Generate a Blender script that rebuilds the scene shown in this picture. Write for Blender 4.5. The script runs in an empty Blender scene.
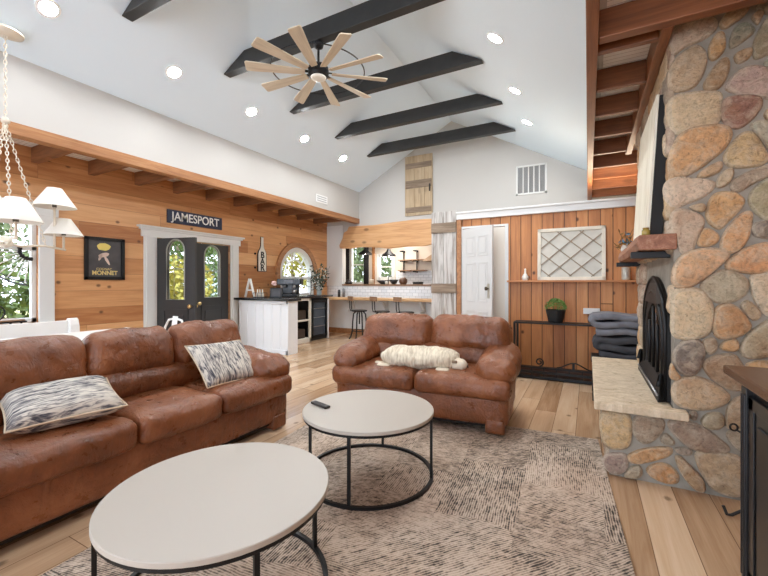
import bpy, bmesh, math, random
from mathutils import Vector, Matrix, noise, geometry
PI = math.pi
random.seed(7)
scene = bpy.context.scene
col = scene.collection

# ------------------------------------------------------------------ camera, world, exposure
cam_data = bpy.data.cameras.new('camera')
cam_data.sensor_width = 36.0
cam_data.lens = 18.0
cam_data.shift_y = -5.0 / 768.0
cam_data.clip_start = 0.05
cam = bpy.data.objects.new('camera', cam_data)
cam.location = (0, 0, 1.28)
cam.rotation_euler = (PI / 2, 0, math.radians(28.0))
col.objects.link(cam)
scene.camera = cam

world = bpy.data.worlds.new('daylight')
scene.world = world
world.use_nodes = True
wn = world.node_tree.nodes
wn['Background'].inputs[0].default_value = (0.84, 0.94, 1.08, 1)
wn['Background'].inputs[1].default_value = 2.5

sun_data = bpy.data.lights.new('sun', 'SUN')
sun_data.energy = 0.9
sun_data.angle = math.radians(3)
sun_data.color = (1.0, 0.97, 0.9)
sun = bpy.data.objects.new('sun', sun_data)
sun.rotation_euler = Vector((-0.62, -0.42, -0.8)).to_track_quat('-Z', 'Y').to_euler()
col.objects.link(sun)

scene.view_settings.view_transform = 'Standard'
scene.view_settings.look = 'None'
scene.view_settings.gamma = 1.0
scene.view_settings.use_curve_mapping = False
scene.view_settings.exposure = 1.06
DOWNLIGHT_RADIANCE = 245.0


# ------------------------------------------------------------------ material helpers
def srgb(r, g, b):
    def f(c):
        c /= 255.0
        return c / 12.92 if c <= 0.04045 else ((c + 0.055) / 1.055) ** 2.4
    return (f(r), f(g), f(b), 1.0)


class NT:
    """small wrapper that builds a node material"""
    def __init__(s, name, rough=0.5, metal=0.0):
        s.m = bpy.data.materials.new(name)
        s.m.use_nodes = True
        s.t = s.m.node_tree
        s.b = s.t.nodes['Principled BSDF']
        s.b.inputs['Roughness'].default_value = rough
        s.b.inputs['Metallic'].default_value = metal

    def n(s, kind, **kw):
        x = s.t.nodes.new(kind)
        for k, v in kw.items():
            setattr(x, k, v)
        return x

    def set(s, sock, v):
        if isinstance(v, (int, float, tuple)):
            sock.default_value = v
        else:
            s.t.links.new(v, sock)

    def math(s, op, a, b=0.0, c=0.0):
        x = s.n('ShaderNodeMath', operation=op)
        s.set(x.inputs[0], a); s.set(x.inputs[1], b); s.set(x.inputs[2], c)
        return x.outputs[0]

    def obj_xyz(s):
        tc = s.n('ShaderNodeTexCoord')
        sp = s.n('ShaderNodeSeparateXYZ')
        s.t.links.new(tc.outputs['Object'], sp.inputs[0])
        return tc.outputs['Object'], {'X': sp.outputs[0], 'Y': sp.outputs[1], 'Z': sp.outputs[2]}

    def vec(s, x, y, z=0.0):
        c = s.n('ShaderNodeCombineXYZ')
        s.set(c.inputs[0], x); s.set(c.inputs[1], y); s.set(c.inputs[2], z)
        return c.outputs[0]

    def noise(s, v, scale=5.0, detail=4.0, rough=0.55, dist=0.0):
        x = s.n('ShaderNodeTexNoise')
        s.set(x.inputs['Vector'], v)
        x.inputs['Scale'].default_value = scale
        x.inputs['Detail'].default_value = detail
        x.inputs['Roughness'].default_value = rough
        x.inputs['Distortion'].default_value = dist
        return x.outputs[0]

    def white(s, v):
        x = s.n('ShaderNodeTexWhiteNoise', noise_dimensions='2D')
        s.set(x.inputs['Vector'], v)
        return x.outputs[0]

    def voro(s, v, scale, feature='F1', dims='3D'):
        x = s.n('ShaderNodeTexVoronoi', feature=feature, voronoi_dimensions=dims)
        s.set(x.inputs['Vector'], v)
        x.inputs['Scale'].default_value = scale
        return x.outputs['Distance']

    def ramp(s, fac, stops, interp='LINEAR'):
        x = s.n('ShaderNodeValToRGB')
        x.color_ramp.interpolation = interp
        e = x.color_ramp.elements
        while len(e) < len(stops):
            e.new(0.5)
        for i, (p, c) in enumerate(stops):
            e[i].position = p
            e[i].color = c if isinstance(c, tuple) else (c, c, c, 1)
        s.set(x.inputs[0], fac)
        return x.outputs[0]

    def mix(s, fac, a, b, blend='MIX'):
        x = s.n('ShaderNodeMix', data_type='RGBA', blend_type=blend)
        s.set(x.inputs[0], fac); s.set(x.inputs[6], a); s.set(x.inputs[7], b)
        return x.outputs[2]

    def color(s, v):
        s.set(s.b.inputs['Base Color'], v)

    def bump(s, h, strength=0.3, dist=0.01):
        x = s.n('ShaderNodeBump')
        x.inputs['Strength'].default_value = strength
        x.inputs['Distance'].default_value = dist
        s.set(x.inputs['Height'], h)
        s.t.links.new(x.outputs[0], s.b.inputs['Normal'])


def plain(name, c, rough=0.5, metal=0.0, bump=None, spec=None, var=0.0):
    t = NT(name, rough, metal)
    t.color(c)
    v = None
    if var:
        v, _ = t.obj_xyz()
        nz = t.noise(v, 9.0, 4)
        d = tuple(max(0, q * (1 - var)) for q in c[:3]) + (1,)
        l = tuple(min(1, q * (1 + var)) for q in c[:3]) + (1,)
        t.color(t.ramp(nz, [(0.3, d), (0.7, l)]))
    if bump:
        if v is None:
            v, _ = t.obj_xyz()
        t.bump(t.noise(v, bump[0], 5), bump[1], bump[2])
    if spec is not None:
        t.b.inputs['Specular IOR Level'].default_value = spec
    return t.m


def planks(name, stops, along='Y', across='Z', w=0.2, l=2.6, shift=0.0, *, rough=0.5, groove=0.004, knots=0.5,
           groove_col=None, bump=0.25, grain_scale=1.0, idmix=0.45):
    t = NT(name, rough)
    v, ax = t.obj_xyz()
    a, c = ax[along], ax[across]
    if shift:
        c = t.math('ADD', c, shift)
    row = t.math('FLOOR', t.math('DIVIDE', c, w))
    rr = t.white(t.vec(row, 3.7))
    a2 = t.math('DIVIDE', t.math('ADD', a, t.math('MULTIPLY', rr, l * 3.1)), l)
    cl = t.math('FLOOR', a2)
    idn = t.white(t.vec(t.math('ADD', row, 0.37), t.math('ADD', cl, 0.71)))
    off = t.math('MULTIPLY', idn, 37.0)
    other = [k for k in 'XYZ' if k not in (along, across)][0]
    g1 = t.noise(t.vec(t.math('MULTIPLY', a, 1.1 * grain_scale), t.math('MULTIPLY', t.math('ADD', c, ax[other]), 13.0 * grain_scale), off), 1.0, 5, 0.6, 0.8)
    g2 = t.noise(t.vec(t.math('MULTIPLY', a, 3.0 * grain_scale), t.math('MULTIPLY', t.math('ADD', c, ax[other]), 110.0 * grain_scale), off), 1.0, 3, 0.6)
    fac = t.math('ADD', t.math('MULTIPLY', g1, 0.75), t.math('MULTIPLY', g2, 0.25))
    fac = t.math('ADD', t.math('MULTIPLY', fac, 1 - idmix * 0.5), t.math('MULTIPLY', t.math('SUBTRACT', idn, 0.2), idmix * 0.55))
    cc = t.ramp(fac, stops)
    if knots:
        kv = t.vec(t.math('ADD', t.math('MULTIPLY', a, 2.4), off), t.math('MULTIPLY', c, 3.1))
        kvn = t.n('ShaderNodeTexVoronoi', voronoi_dimensions='2D')
        t.set(kvn.inputs['Vector'], kv)
        kvn.inputs['Scale'].default_value = 1.0
        kd = kvn.outputs['Distance']
        keep = t.math('GREATER_THAN', kvn.outputs['Color'], 0.52)
        kk = t.ramp(t.math('ADD', kd, t.math('MULTIPLY', t.math('SUBTRACT', g2, 0.5), 0.05)), [(0.035, 1.0), (0.085, 0.0)])
        kdark = tuple(q * 0.28 for q in stops[0][1][:3]) + (1,)
        cc = t.mix(t.math('MULTIPLY', t.math('MULTIPLY', kk, knots), keep), cc, kdark)
    fr = t.math('FRACT', t.math('DIVIDE', c, w))
    e1 = t.math('MINIMUM', fr, t.math('SUBTRACT', 1.0, fr))
    e1 = t.math('MULTIPLY', e1, w)
    fl = t.math('FRACT', a2)
    e2 = t.math('MULTIPLY', t.math('MINIMUM', fl, t.math('SUBTRACT', 1.0, fl)), l)
    ed = t.math('MINIMUM', e1, e2)
    gm = t.ramp(t.math('DIVIDE', ed, groove * 2), [(0.25, 0.0), (0.6, 1.0)])
    gc = groove_col or (tuple(q * 0.35 for q in stops[0][1][:3]) + (1,))
    t.color(t.mix(gm, gc, cc))
    h = t.math('ADD', gm, t.math('MULTIPLY', g2, 0.12))
    t.bump(h, bump, 0.006)
    return t.m


def timber(name, stops, along='Y', rough=0.55, knots=0.5, scale=1.0, bump=0.2):
    """solid piece of wood with grain along one local axis"""
    t = NT(name, rough)
    v, ax = t.obj_xyz()
    oth = [k for k in 'XYZ' if k != along]
    a = ax[along]
    p, q = ax[oth[0]], ax[oth[1]]
    oi = t.n('ShaderNodeObjectInfo').outputs['Random']
    o = t.math('MULTIPLY', oi, 19.0)
    vv = t.vec(t.math('ADD', t.math('MULTIPLY', a, 1.4 * scale), o), t.math('MULTIPLY', p, 16.0 * scale), t.math('MULTIPLY', q, 16.0 * scale))
    g1 = t.noise(vv, 1.0, 5, 0.6, 0.9)
    v2 = t.vec(t.math('ADD', t.math('MULTIPLY', a, 4.0 * scale), o), t.math('MULTIPLY', p, 90.0 * scale), t.math('MULTIPLY', q, 90.0 * scale))
    g2 = t.noise(v2, 1.0, 3)
    cc = t.ramp(t.math('ADD', t.math('MULTIPLY', g1, 0.7), t.math('MULTIPLY', g2, 0.3)), stops)
    if knots:
        kd = t.voro(t.vec(t.math('ADD', t.math('MULTIPLY', a, 2.2), o), t.math('MULTIPLY', p, 4.5), t.math('MULTIPLY', q, 4.5)), 1.0)
        kk = t.ramp(kd, [(0.1, 1.0), (0.2, 0.0)])
        cc = t.mix(t.math('MULTIPLY', kk, knots), cc, tuple(x * 0.3 for x in stops[0][1][:3]) + (1,))
    t.color(cc)
    t.bump(g2, bump, 0.004)
    return t.m


# ------------------------------------------------------------------ mesh helpers
class MB:
    def __init__(s, o=(0, 0, 0)):
        s.v = []; s.f = []; s.c = []; s.o = Vector(o)
        s.usecol = False

    def add(s, verts, faces, color=None):
        k = len(s.v)
        s.v += [Vector(p) for p in verts]
        s.f += [tuple(i + k for i in f) for f in faces]
        s.c += [color or (1, 1, 1, 1)] * len(faces)
        if color:
            s.usecol = True
        return s

    def box(s, lo, hi, m=None, color=None):
        x0, y0, z0 = lo; x1, y1, z1 = hi
        v = [Vector(p) for p in ((x0, y0, z0), (x1, y0, z0), (x1, y1, z0), (x0, y1, z0), (x0, y0, z1), (x1, y0, z1), (x1, y1, z1), (x0, y1, z1))]
        if m is not None:
            v = [m @ p for p in v]
        return s.add(v, [(0, 3, 2, 1), (4, 5, 6, 7), (0, 1, 5, 4), (1, 2, 6, 5), (2, 3, 7, 6), (3, 0, 4, 7)], color)

    def bar(s, p, q, w, d, up=(0, 0, 1), color=None):
        """box section bar from p to q, width w across, depth d along 'up'"""
        p = Vector(p); q = Vector(q); a = (q - p)
        L = a.length; a.normalize()
        u = Vector(up)
        if abs(a.dot(u)) > 0.98:
            u = Vector((0, 1, 0))
        b = a.cross(u).normalized(); u = b.cross(a).normalized()
        M = Matrix(((a.x, b.x, u.x, p.x), (a.y, b.y, u.y, p.y), (a.z, b.z, u.z, p.z), (0, 0, 0, 1)))
        return s.box((0, -w / 2, -d / 2), (L, w / 2, d / 2), M, color)

    def tube(s, pts, r, n=8, closed=False, cap=True, r2=None):
        pts = [Vector(p) for p in pts]
        N = len(pts)
        rings = []
        prev = None
        for i, p in enumerate(pts):
            if closed:
                t = (pts[(i + 1) % N] - pts[i - 1]).normalized()
            else:
                t = (pts[min(i + 1, N - 1)] - pts[max(i - 1, 0)]).normalized()
            if prev is None:
                u = Vector((0, 0, 1)) if abs(t.z) < 0.9 else Vector((1, 0, 0))
                u = (u - t * u.dot(t)).normalized()
            else:
                u = (prev - t * prev.dot(t)).normalized()
            prev = u
            w = t.cross(u)
            rr = r if not isinstance(r, (list, tuple)) else r[i]
            rings.append([p + (u * math.cos(2 * PI * k / n) + w * math.sin(2 * PI * k / n)) * rr for k in range(n)])
        v = [q for rg in rings for q in rg]
        f = []
        for i in range(N if closed else N - 1):
            j = (i + 1) % N
            for k in range(n):
                f.append((i * n + k, i * n + (k + 1) % n, j * n + (k + 1) % n, j * n + k))
        if cap and not closed:
            f.append(tuple(range(n - 1, -1, -1)))
            f.append(tuple((N - 1) * n + k for k in range(n)))
        return s.add(v, f)

    def lathe(s, prof, c=(0, 0, 0), n=24, axis='Z', cap=True, color=None):
        c = Vector(c)
        v = []; f = []
        for (r, h) in prof:
            for k in range(n):
                a = 2 * PI * k / n
                if axis == 'Z':
                    p = (r * math.cos(a), r * math.sin(a), h)
                elif axis == 'Y':
                    p = (r * math.cos(a), h, r * math.sin(a))
                else:
                    p = (h, r * math.cos(a), r * math.sin(a))
                v.append(c + Vector(p))
        for i in range(len(prof) - 1):
            for k in range(n):
                f.append((i * n + k, i * n + (k + 1) % n, (i + 1) * n + (k + 1) % n, (i + 1) * n + k))
        if cap:
            f.append(tuple(range(n - 1, -1, -1)))
            f.append(tuple((len(prof) - 1) * n + k for k in range(n)))
        return s.add(v, f, color)

    def plate(s, loops, thick, mp, color=None):
        """flat plate with holes; loops are 2D, mp(a, b, t) -> xyz, t from 0 to thick"""
        flat = [p for lp in loops for p in lp]
        tris = geometry.tessellate_polygon([[Vector((p[0], p[1], 0)) for p in lp] for lp in loops])
        n = len(flat)
        v = [mp(p[0], p[1], 0) for p in flat] + [mp(p[0], p[1], thick) for p in flat]
        f = [tuple(t) for t in tris] + [tuple(i + n for i in reversed(t)) for t in tris]
        k = 0
        for lp in loops:
            m = len(lp)
            for i in range(m):
                j = (i + 1) % m
                f.append((k + i, k + j, k + j + n, k + i + n))
            k += m
        return s.add(v, f, color)

    def build(s, name, mat, parent=None, smooth=False, bevel=0.0, seg=2, solid=0.0, autos=None):
        me = bpy.data.meshes.new(name)
        me.from_pydata([tuple(p - s.o) for p in s.v], [], s.f)
        if s.usecol:
            ca = me.color_attributes.new('tint', 'FLOAT_COLOR', 'CORNER')
            i = 0
            for pi, p in enumerate(me.polygons):
                for _ in p.loop_indices:
                    ca.data[i].color = s.c[pi]
                    i += 1
        bm = bmesh.new(); bm.from_mesh(me)
        bmesh.ops.recalc_face_normals(bm, faces=bm.faces)
        bm.to_mesh(me); bm.free()
        me.materials.append(mat)
        if smooth:
            for p in me.polygons:
                p.use_smooth = True
        o = bpy.data.objects.new(name, me)
        col.objects.link(o)
        if parent is not None:
            o.parent = parent
        if bevel:
            b = o.modifiers.new('bevel', 'BEVEL')
            b.width = bevel; b.segments = seg; b.limit_method = 'ANGLE'; b.angle_limit = math.radians(40)
        return o


def tag(o, label, cat, group=None, kind=None):
    o['label'] = label
    o['category'] = cat
    if group:
        o['group'] = group
    if kind:
        o['kind'] = kind
    return o


def thing(name, label, cat, loc=(0, 0, 0), rz=0.0, group=None):
    o = bpy.data.objects.new(name, None)
    o.empty_display_size = 0.1
    col.objects.link(o)
    o.location = loc
    o.rotation_euler = (0, 0, rz)
    return tag(o, label, cat, group)


def struct(o):
    o['kind'] = 'structure'
    return o


def dup(root, loc, rz, label, group=None):
    def cp(o, par):
        c = o.copy()
        col.objects.link(c)
        if par is not None:
            c.parent = par
        for ch in list(o.children):
            cp(ch, c)
        return c
    r = cp(root, None)
    r.location = loc
    r.rotation_euler = (0, 0, rz)
    r['label'] = label
    if group:
        r['group'] = group
    return r


def soft_box(mb, size, r, n=14, c=(0, 0, 0), bulge=(0, 0, 0), wrinkle=0.0, freq=6.0, seed=0.0, grooves=(), M=None, crease=0.0):
    """rounded, bulging, wrinkled cushion"""
    hx, hy, hz = (q / 2 for q in size)
    key = {}
    verts = []
    faces = []
    ts = [-math.cos(PI * i / n) * 0.35 + (-1 + 2 * i / n) * 0.65 for i in range(n + 1)]

    def vid(p):
        k = tuple(round(q, 5) for q in p)
        if k not in key:
            key[k] = len(verts)
            verts.append(Vector(p))
        return key[k]
    for ax in range(3):
        for sg in (-1, 1):
            for i in range(n):
                for j in range(n):
                    q = []
                    for (a, b) in ((i, j), (i + 1, j), (i + 1, j + 1), (i, j + 1)):
                        p = [0, 0, 0]
                        p[ax] = sg
                        p[(ax + 1) % 3] = ts[a]
                        p[(ax + 2) % 3] = ts[b]
                        q.append(vid(p))
                    faces.append(tuple(q))
    out = []
    for p in verts:
        w = Vector((p.x * hx, p.y * hy, p.z * hz))
        inner = Vector((max(-hx + r, min(hx - r, w.x)), max(-hy + r, min(hy - r, w.y)), max(-hz + r, min(hz - r, w.z))))
        d = w - inner
        nrm = d.normalized() if d.length > 1e-6 else Vector((0, 0, 1))
        q = inner + nrm * r
        fx, fy, fz = 1 - (q.x / hx) ** 2, 1 - (q.y / hy) ** 2, 1 - (q.z / hz) ** 2
        q.x += bulge[0] * fy * fz * (q.x / hx)
        q.y += bulge[1] * fx * fz * (q.y / hy)
        q.z += bulge[2] * fx * fy * (q.z / hz)
        if wrinkle:
            s = Vector((q.x * freq + seed, q.y * freq + seed * 1.7, q.z * freq - seed))
            w1 = noise.noise(s) + 0.5 * noise.noise(s * 2.3)
            w2 = 1 - abs(noise.noise(Vector((q.x * freq * 1.1 + q.z * 4 + seed, q.y * freq * 1.1 - seed, q.z * freq * 0.7)))) * 2.2
            q += nrm * (w1 * wrinkle + max(0, w2) * crease)
        for (axis, pos, wid, dep) in grooves:
            q -= nrm * dep * math.exp(-((q[axis] - pos) / wid) ** 2)
        q = q + Vector(c)
        out.append(M @ q if M is not None else q)
    return mb.add(out, faces)


def pillow_mesh(mb, w, h, t, n=18, M=None, pinch=0.06, sag=0.0):
    """square-ish throw pillow in local XY, thickness along Z"""
    top = []; bot = []
    v = []; f = []
    idx = {}
    for side in (1, -1):
        for i in range(n + 1):
            for j in range(n + 1):
                x = -1 + 2 * i / n; y = -1 + 2 * j / n
                edge = i in (0, n) or j in (0, n)
                if side == -1 and edge:
                    idx[(side, i, j)] = idx[(1, i, j)]
                    continue
                px = x * (1 - pinch * (1 - y * y)) * w / 2
                py = y * (1 - pinch * (1 - x * x)) * h / 2
                z = side * t / 2 * (max(0, (1 - x ** 4) * (1 - y ** 4)) ** 0.5)
                z += 0.012 * noise.noise(Vector((px * 9, py * 9, side * 3.0))) * (1 - x * x) * (1 - y * y)
                z -= sag * (px * px + py * py)
                p = Vector((px, py, z))
                idx[(side, i, j)] = len(v)
                v.append(M @ p if M is not None else p)
        for i in range(n):
            for j in range(n):
                q = (idx[(side, i, j)], idx[(side, i + 1, j)], idx[(side, i + 1, j + 1)], idx[(side, i, j + 1)])
                f.append(q if side == 1 else q[::-1])
    return mb.add(v, f)


def text_mesh(txt, size, depth, M, name, mat, parent, align='CENTER', bold=0.0, sx=1.0):
    cu = bpy.data.curves.new(name, 'FONT')
    cu.body = txt
    cu.size = size
    cu.align_x = align
    cu.align_y = 'CENTER'
    cu.extrude = depth
    cu.offset = bold
    tmp = bpy.data.objects.new('lettering_source', cu)
    col.objects.link(tmp)
    bpy.context.view_layer.update()
    dg = bpy.context.evaluated_depsgraph_get()
    me = bpy.data.meshes.new_from_object(tmp.evaluated_get(dg))
    bpy.data.objects.remove(tmp)
    me.transform(Matrix.Diagonal((sx, 1, 1, 1)))
    me.transform(M)
    me.name = name
    me.materials.clear()
    me.materials.append(mat)
    o = bpy.data.objects.new(name, me)
    col.objects.link(o)
    o.parent = parent
    return o


def frame_matrix(origin, xdir, ydir):
    x = Vector(xdir).normalized(); y = Vector(ydir).normalized(); z = x.cross(y).normalized(); y = z.cross(x)
    o = Vector(origin)
    return Matrix(((x.x, y.x, z.x, o.x), (x.y, y.y, z.y, o.y), (x.z, y.z, z.z, o.z), (0, 0, 0, 1)))


def ordinal(i):
    return ['first', 'second', 'third', 'fourth', 'fifth', 'sixth', 'seventh', 'eighth', 'ninth', 'tenth', 'eleventh', 'twelfth', 'thirteenth', 'fourteenth', 'fifteenth', 'sixteenth', 'seventeenth', 'eighteenth'][i]


# ------------------------------------------------------------------ materials
WHITE = plain('white_paint', srgb(195, 192, 187), 0.6, bump=(60, 0.05, 0.002))
CEILW = plain('ceiling_white_paint', srgb(226, 240, 250), 0.7, bump=(60, 0.05, 0.002))
TRIMW = plain('white_trim_paint', srgb(224, 224, 221), 0.4)
PINE = planks('pine_wall_boards', [(0.25, srgb(172, 112, 66)), (0.5, srgb(212, 156, 104)), (0.75, srgb(232, 184, 134))], 'Y', 'Z', 0.235, 2.9, groove=0.0022, knots=0.85, groove_col=srgb(146, 98, 62), bump=0.2, idmix=0.65)
PINEV = planks('pine_vertical_boards', [(0.25, srgb(152, 90, 46)), (0.5, srgb(196, 130, 74)), (0.75, srgb(220, 160, 104))], 'Z', 'X', 0.145, 30.0, groove=0.0055, knots=0.9, groove_col=srgb(84, 50, 28), bump=0.5)
FLOORM = planks('oak_floor_boards', [(0.22, srgb(158, 122, 90)), (0.5, srgb(204, 170, 136)), (0.78, srgb(228, 202, 172))], 'Y', 'X', 0.185, 1.9, 0.095, rough=0.17, groove=0.0022, knots=0.6, groove_col=srgb(116, 88, 64), bump=0.12, grain_scale=0.8, idmix=0.6)
SOFFIT = planks('whitewashed_boards', [(0.2, srgb(240, 237, 232)), (0.8, srgb(252, 250, 247))], 'X', 'Y', 0.05, 9.0, rough=0.6, groove=0.003, knots=0.0, groove_col=srgb(186, 180, 170), bump=0.2)
BEAMB = plain('charcoal_beam_paint', srgb(33, 32, 31), 0.5, bump=(25, 0.2, 0.004), var=0.25)
HEADER = timber('honey_timber', [(0.25, srgb(122, 76, 44)), (0.5, srgb(168, 116, 74)), (0.75, srgb(194, 146, 102))], 'Y', 0.5, 0.5)
JOISTL = timber('brown_joist_timber', [(0.25, srgb(92, 54, 30)), (0.5, srgb(132, 84, 50)), (0.75, srgb(158, 106, 68))], 'X', 0.55, 0.4)
DARKJ = timber('dark_stained_timber', [(0.25, srgb(84, 47, 27)), (0.5, srgb(122, 74, 44)), (0.75, srgb(150, 98, 62))], 'X', 0.4, 0.3)
DARKY = timber('dark_stained_timber_long', [(0.25, srgb(90, 52, 30)), (0.5, srgb(134, 84, 50)), (0.75, srgb(160, 106, 68))], 'Y', 0.4, 0.3)
GLASS = NT('window_glass', 0.02)
GLASS.b.inputs['Transmission Weight'].default_value = 1.0
GLASS.b.inputs['IOR'].default_value = 1.02
GLASS.color((1, 1, 1, 1))
GLASS = GLASS.m
BLACKM = plain('black_metal', srgb(26, 26, 27), 0.45, 0.4)
IRON = plain('black_iron', srgb(30, 27, 25), 0.55, 0.3, bump=(70, 0.2, 0.002))
DARKDOOR = plain('charcoal_door_paint', srgb(52, 52, 52), 0.45)
BRASS = plain('aged_brass', srgb(196, 166, 112), 0.3, 0.9)
CHROME = plain('brushed_steel', srgb(170, 170, 170), 0.3, 0.9)


def leather_mat(name, k=1.0):
    t = NT(name, 0.4)
    v, ax = t.obj_xyz()
    n1 = t.noise(v, 3.2, 6, 0.6, 0.4)
    n2 = t.noise(v, 16, 5, 0.6)
    c = t.ramp(t.math('ADD', t.math('MULTIPLY', n1, 0.7), t.math('MULTIPLY', n2, 0.3)),
               [(0.28, srgb(80 * k, 42 * k, 20 * k)), (0.5, srgb(124 * k, 71 * k, 40 * k)), (0.72, srgb(156 * k, 99 * k, 64 * k))])
    t.color(c)
    t.set(t.b.inputs['Roughness'], t.ramp(n2, [(0.3, 0.24), (0.7, 0.42)]))
    cr = t.voro(t.vec(ax['X'], t.math('ADD', ax['Y'], t.math('MULTIPLY', n1, 0.25)), t.math('ADD', ax['Z'], t.math('MULTIPLY', n2, 0.1))), 11.0, 'DISTANCE_TO_EDGE')
    fold = t.noise(t.vec(t.math('MULTIPLY', ax['X'], 11.0), t.math('MULTIPLY', ax['Y'], 6.0), t.math('MULTIPLY', ax['Z'], 4.0)), 1.0, 4, 0.6, 2.2)
    h = t.math('ADD', t.math('MULTIPLY', t.ramp(cr, [(0.0, 0.0), (0.12, 1.0)]), 0.08), t.math('ADD', t.math('MULTIPLY', t.noise(v, 9, 6, 0.65, 1.2), 0.8), t.math('MULTIPLY', fold, 0.9)))
    t.bump(h, 0.6, 0.022)
    return t.m


LEATHER = leather_mat('brown_leather')
LEATHERD = plain('dark_base_fabric', srgb(28, 20, 16), 0.8)

t = NT('stone_fieldstone', 0.75)
v, ax = t.obj_xyz()
at = t.n('ShaderNodeAttribute', attribute_name='tint').outputs['Color']
n1 = t.noise(v, 14, 7, 0.7, 0.6)
n2 = t.noise(v, 55, 4, 0.7)
n3 = t.noise(v, 5, 3, 0.5)
sp = t.ramp(n2, [(0.3, 0.35), (0.46, 1.0), (0.62, 1.0), (0.72, 1.0)])
at = t.mix(1.0, at, (1.38, 1.36, 1.34, 1), 'MULTIPLY')
at = t.mix(0.24, at, srgb(164, 150, 130))
c1 = t.mix(0.75, at, sp, 'MULTIPLY')
c1 = t.mix(t.math('MULTIPLY', t.ramp(n1, [(0.45, 0.0), (0.62, 1.0)]), 0.5), c1, srgb(206, 190, 166))
c1 = t.mix(t.math('MULTIPLY', t.ramp(n3, [(0.52, 0.0), (0.7, 1.0)]), 0.35), c1, srgb(150, 98, 52))
t.color(c1)
n4 = t.noise(v, 26, 6, 0.75, 0.8)
t.color(t.mix(0.55, c1, t.ramp(n4, [(0.34, 0.5), (0.5, 1.0), (0.66, 1.3)]), 'MULTIPLY'))
t.bump(t.math('ADD', t.math('ADD', n1, n4), t.math('MULTIPLY', n2, 0.7)), 0.9, 0.014)
STONE = t.m
MORTAR = plain('grey_mortar', srgb(150, 142, 130), 0.9, bump=(90, 0.5, 0.004), var=0.2)
t = NT('pale_hearth_stone', 0.7)
v, ax = t.obj_xyz()
n1 = t.noise(t.vec(t.math('MULTIPLY', ax['X'], 9.0), t.math('MULTIPLY', ax['Y'], 16.0), ax['Z']), 1.0, 6, 0.65, 1.5)
n2 = t.noise(v, 60, 4, 0.7)
t.color(t.mix(0.35, t.ramp(n1, [(0.30, srgb(120, 100, 76)), (0.38, srgb(196, 174, 144)), (0.56, srgb(218, 198, 170)), (0.7, srgb(230, 214, 190))]), t.ramp(n2, [(0.35, 0.55), (0.6, 1.0)]), 'MULTIPLY'))
t.bump(t.math('ADD', n1, t.math('MULTIPLY', n2, 0.5)), 0.5, 0.01)
SLABM = t.m
TABLEW = plain('off_white_tabletop', srgb(184, 176, 165), 0.4)
LAMPSHADE = plain('cream_fabric_shade', srgb(236, 230, 220), 0.8)
LAMPSHADE.node_tree.nodes['Principled BSDF'].inputs['Transmission Weight'].default_value = 0.0
WHITEM = plain('white_enamel', srgb(236, 234, 230), 0.4)


def emit(name, c, s):
    m = bpy.data.materials.new(name)
    m.use_nodes = True
    b = m.node_tree.nodes['Principled BSDF']
    b.inputs['Base Color'].default_value = c
    b.inputs['Emission Color'].default_value = c
    b.inputs['Emission Strength'].default_value = s
    return m


LENS = emit('glowing_lens', (0.95, 0.98, 1.0, 1), DOWNLIGHT_RADIANCE)
SOFTFILL = emit('kitchen_fill_glow', (1.0, 0.96, 0.9, 1), 14.0)  # glow of the fill lamp added to the kitchen
# ================================================================== ROOM SHELL
YB, Y0 = 8.2, -4.5
XL = -6.05

struct(MB().box((-6.6, Y0, -0.1), (1.2, 9.72, 0)).build('floor', FLOORM))

arch = [(6.42 + 0.0, 0.99), (7.60, 0.99)] + [(7.01 + 0.59 * math.cos(a), 1.51 + 0.59 * math.sin(a)) for a in [PI * i / 20 for i in range(21)]]
outer = [(Y0, 0), (3.68, 0), (3.68, 2.0), (5.10, 2.0), (5.10, 0), (YB, 0), (YB, 2.95), (Y0, 2.95)]
win = [(0.5, 0.79), (2.2, 0.79), (2.2, 2.12), (0.5, 2.12)]
struct(MB().plate([outer, win, arch], 0.15, lambda a, b, t: (XL - t, a, b)).build('wall_left', PINE))
struct(MB().box((-5.17, Y0, 2.885), (-5.065, YB, 3.6)).build('wall_upper_left', WHITE))
# vaulted ceiling, one mesh with both slopes
prof = [(-5.2, 3.473), (-2.675, 4.86), (0.1, 3.335), (0.1, 3.46), (-2.675, 4.98), (-5.2, 3.60)]
m = MB()
m.add([(x, Y0, z) for x, z in prof] + [(x, YB + 0.15, z) for x, z in prof],
      [(0, 1, 7, 6), (1, 2, 8, 7), (2, 3, 9, 8), (3, 4, 10, 9), (4, 5, 11, 10), (5, 0, 6, 11), (0, 5, 4, 1), (1, 4, 3, 2), (6, 7, 10, 11), (7, 8, 9, 10)])
struct(m.build('ceiling', CEILW))
struct(MB().box((-6.2, Y0, 2.95), (-5.1, YB, 3.02)).build('ceiling', SOFFIT))
struct(MB().box((0.0, Y0, 2.96), (1.15, YB, 3.03)).build('ceiling', SOFFIT))
struct(MB().box((0.012, Y0, 2.955), (0.1, YB, 3.45)).build('wall_upper_right', WHITE))
struct(MB().box((1.05, Y0, 0), (1.15, YB, 2.96)).build('wall_right', PINE))
gable = [(-6.05, 0), (1.05, 0), (1.05, 2.955), (0.05, 2.955), (0.05, 3.36), (-2.675, 4.87), (-5.12, 3.52), (-5.12, 2.955), (-6.05, 2.955)]
hole = [(-5.56, 1.21), (-2.6, 1.21), (-2.6, 2.45), (-5.56, 2.45)]
struct(MB().plate([gable, hole], 0.14, lambda a, b, t: (a, YB + t, b)).build('wall_back', WHITE))
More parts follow.
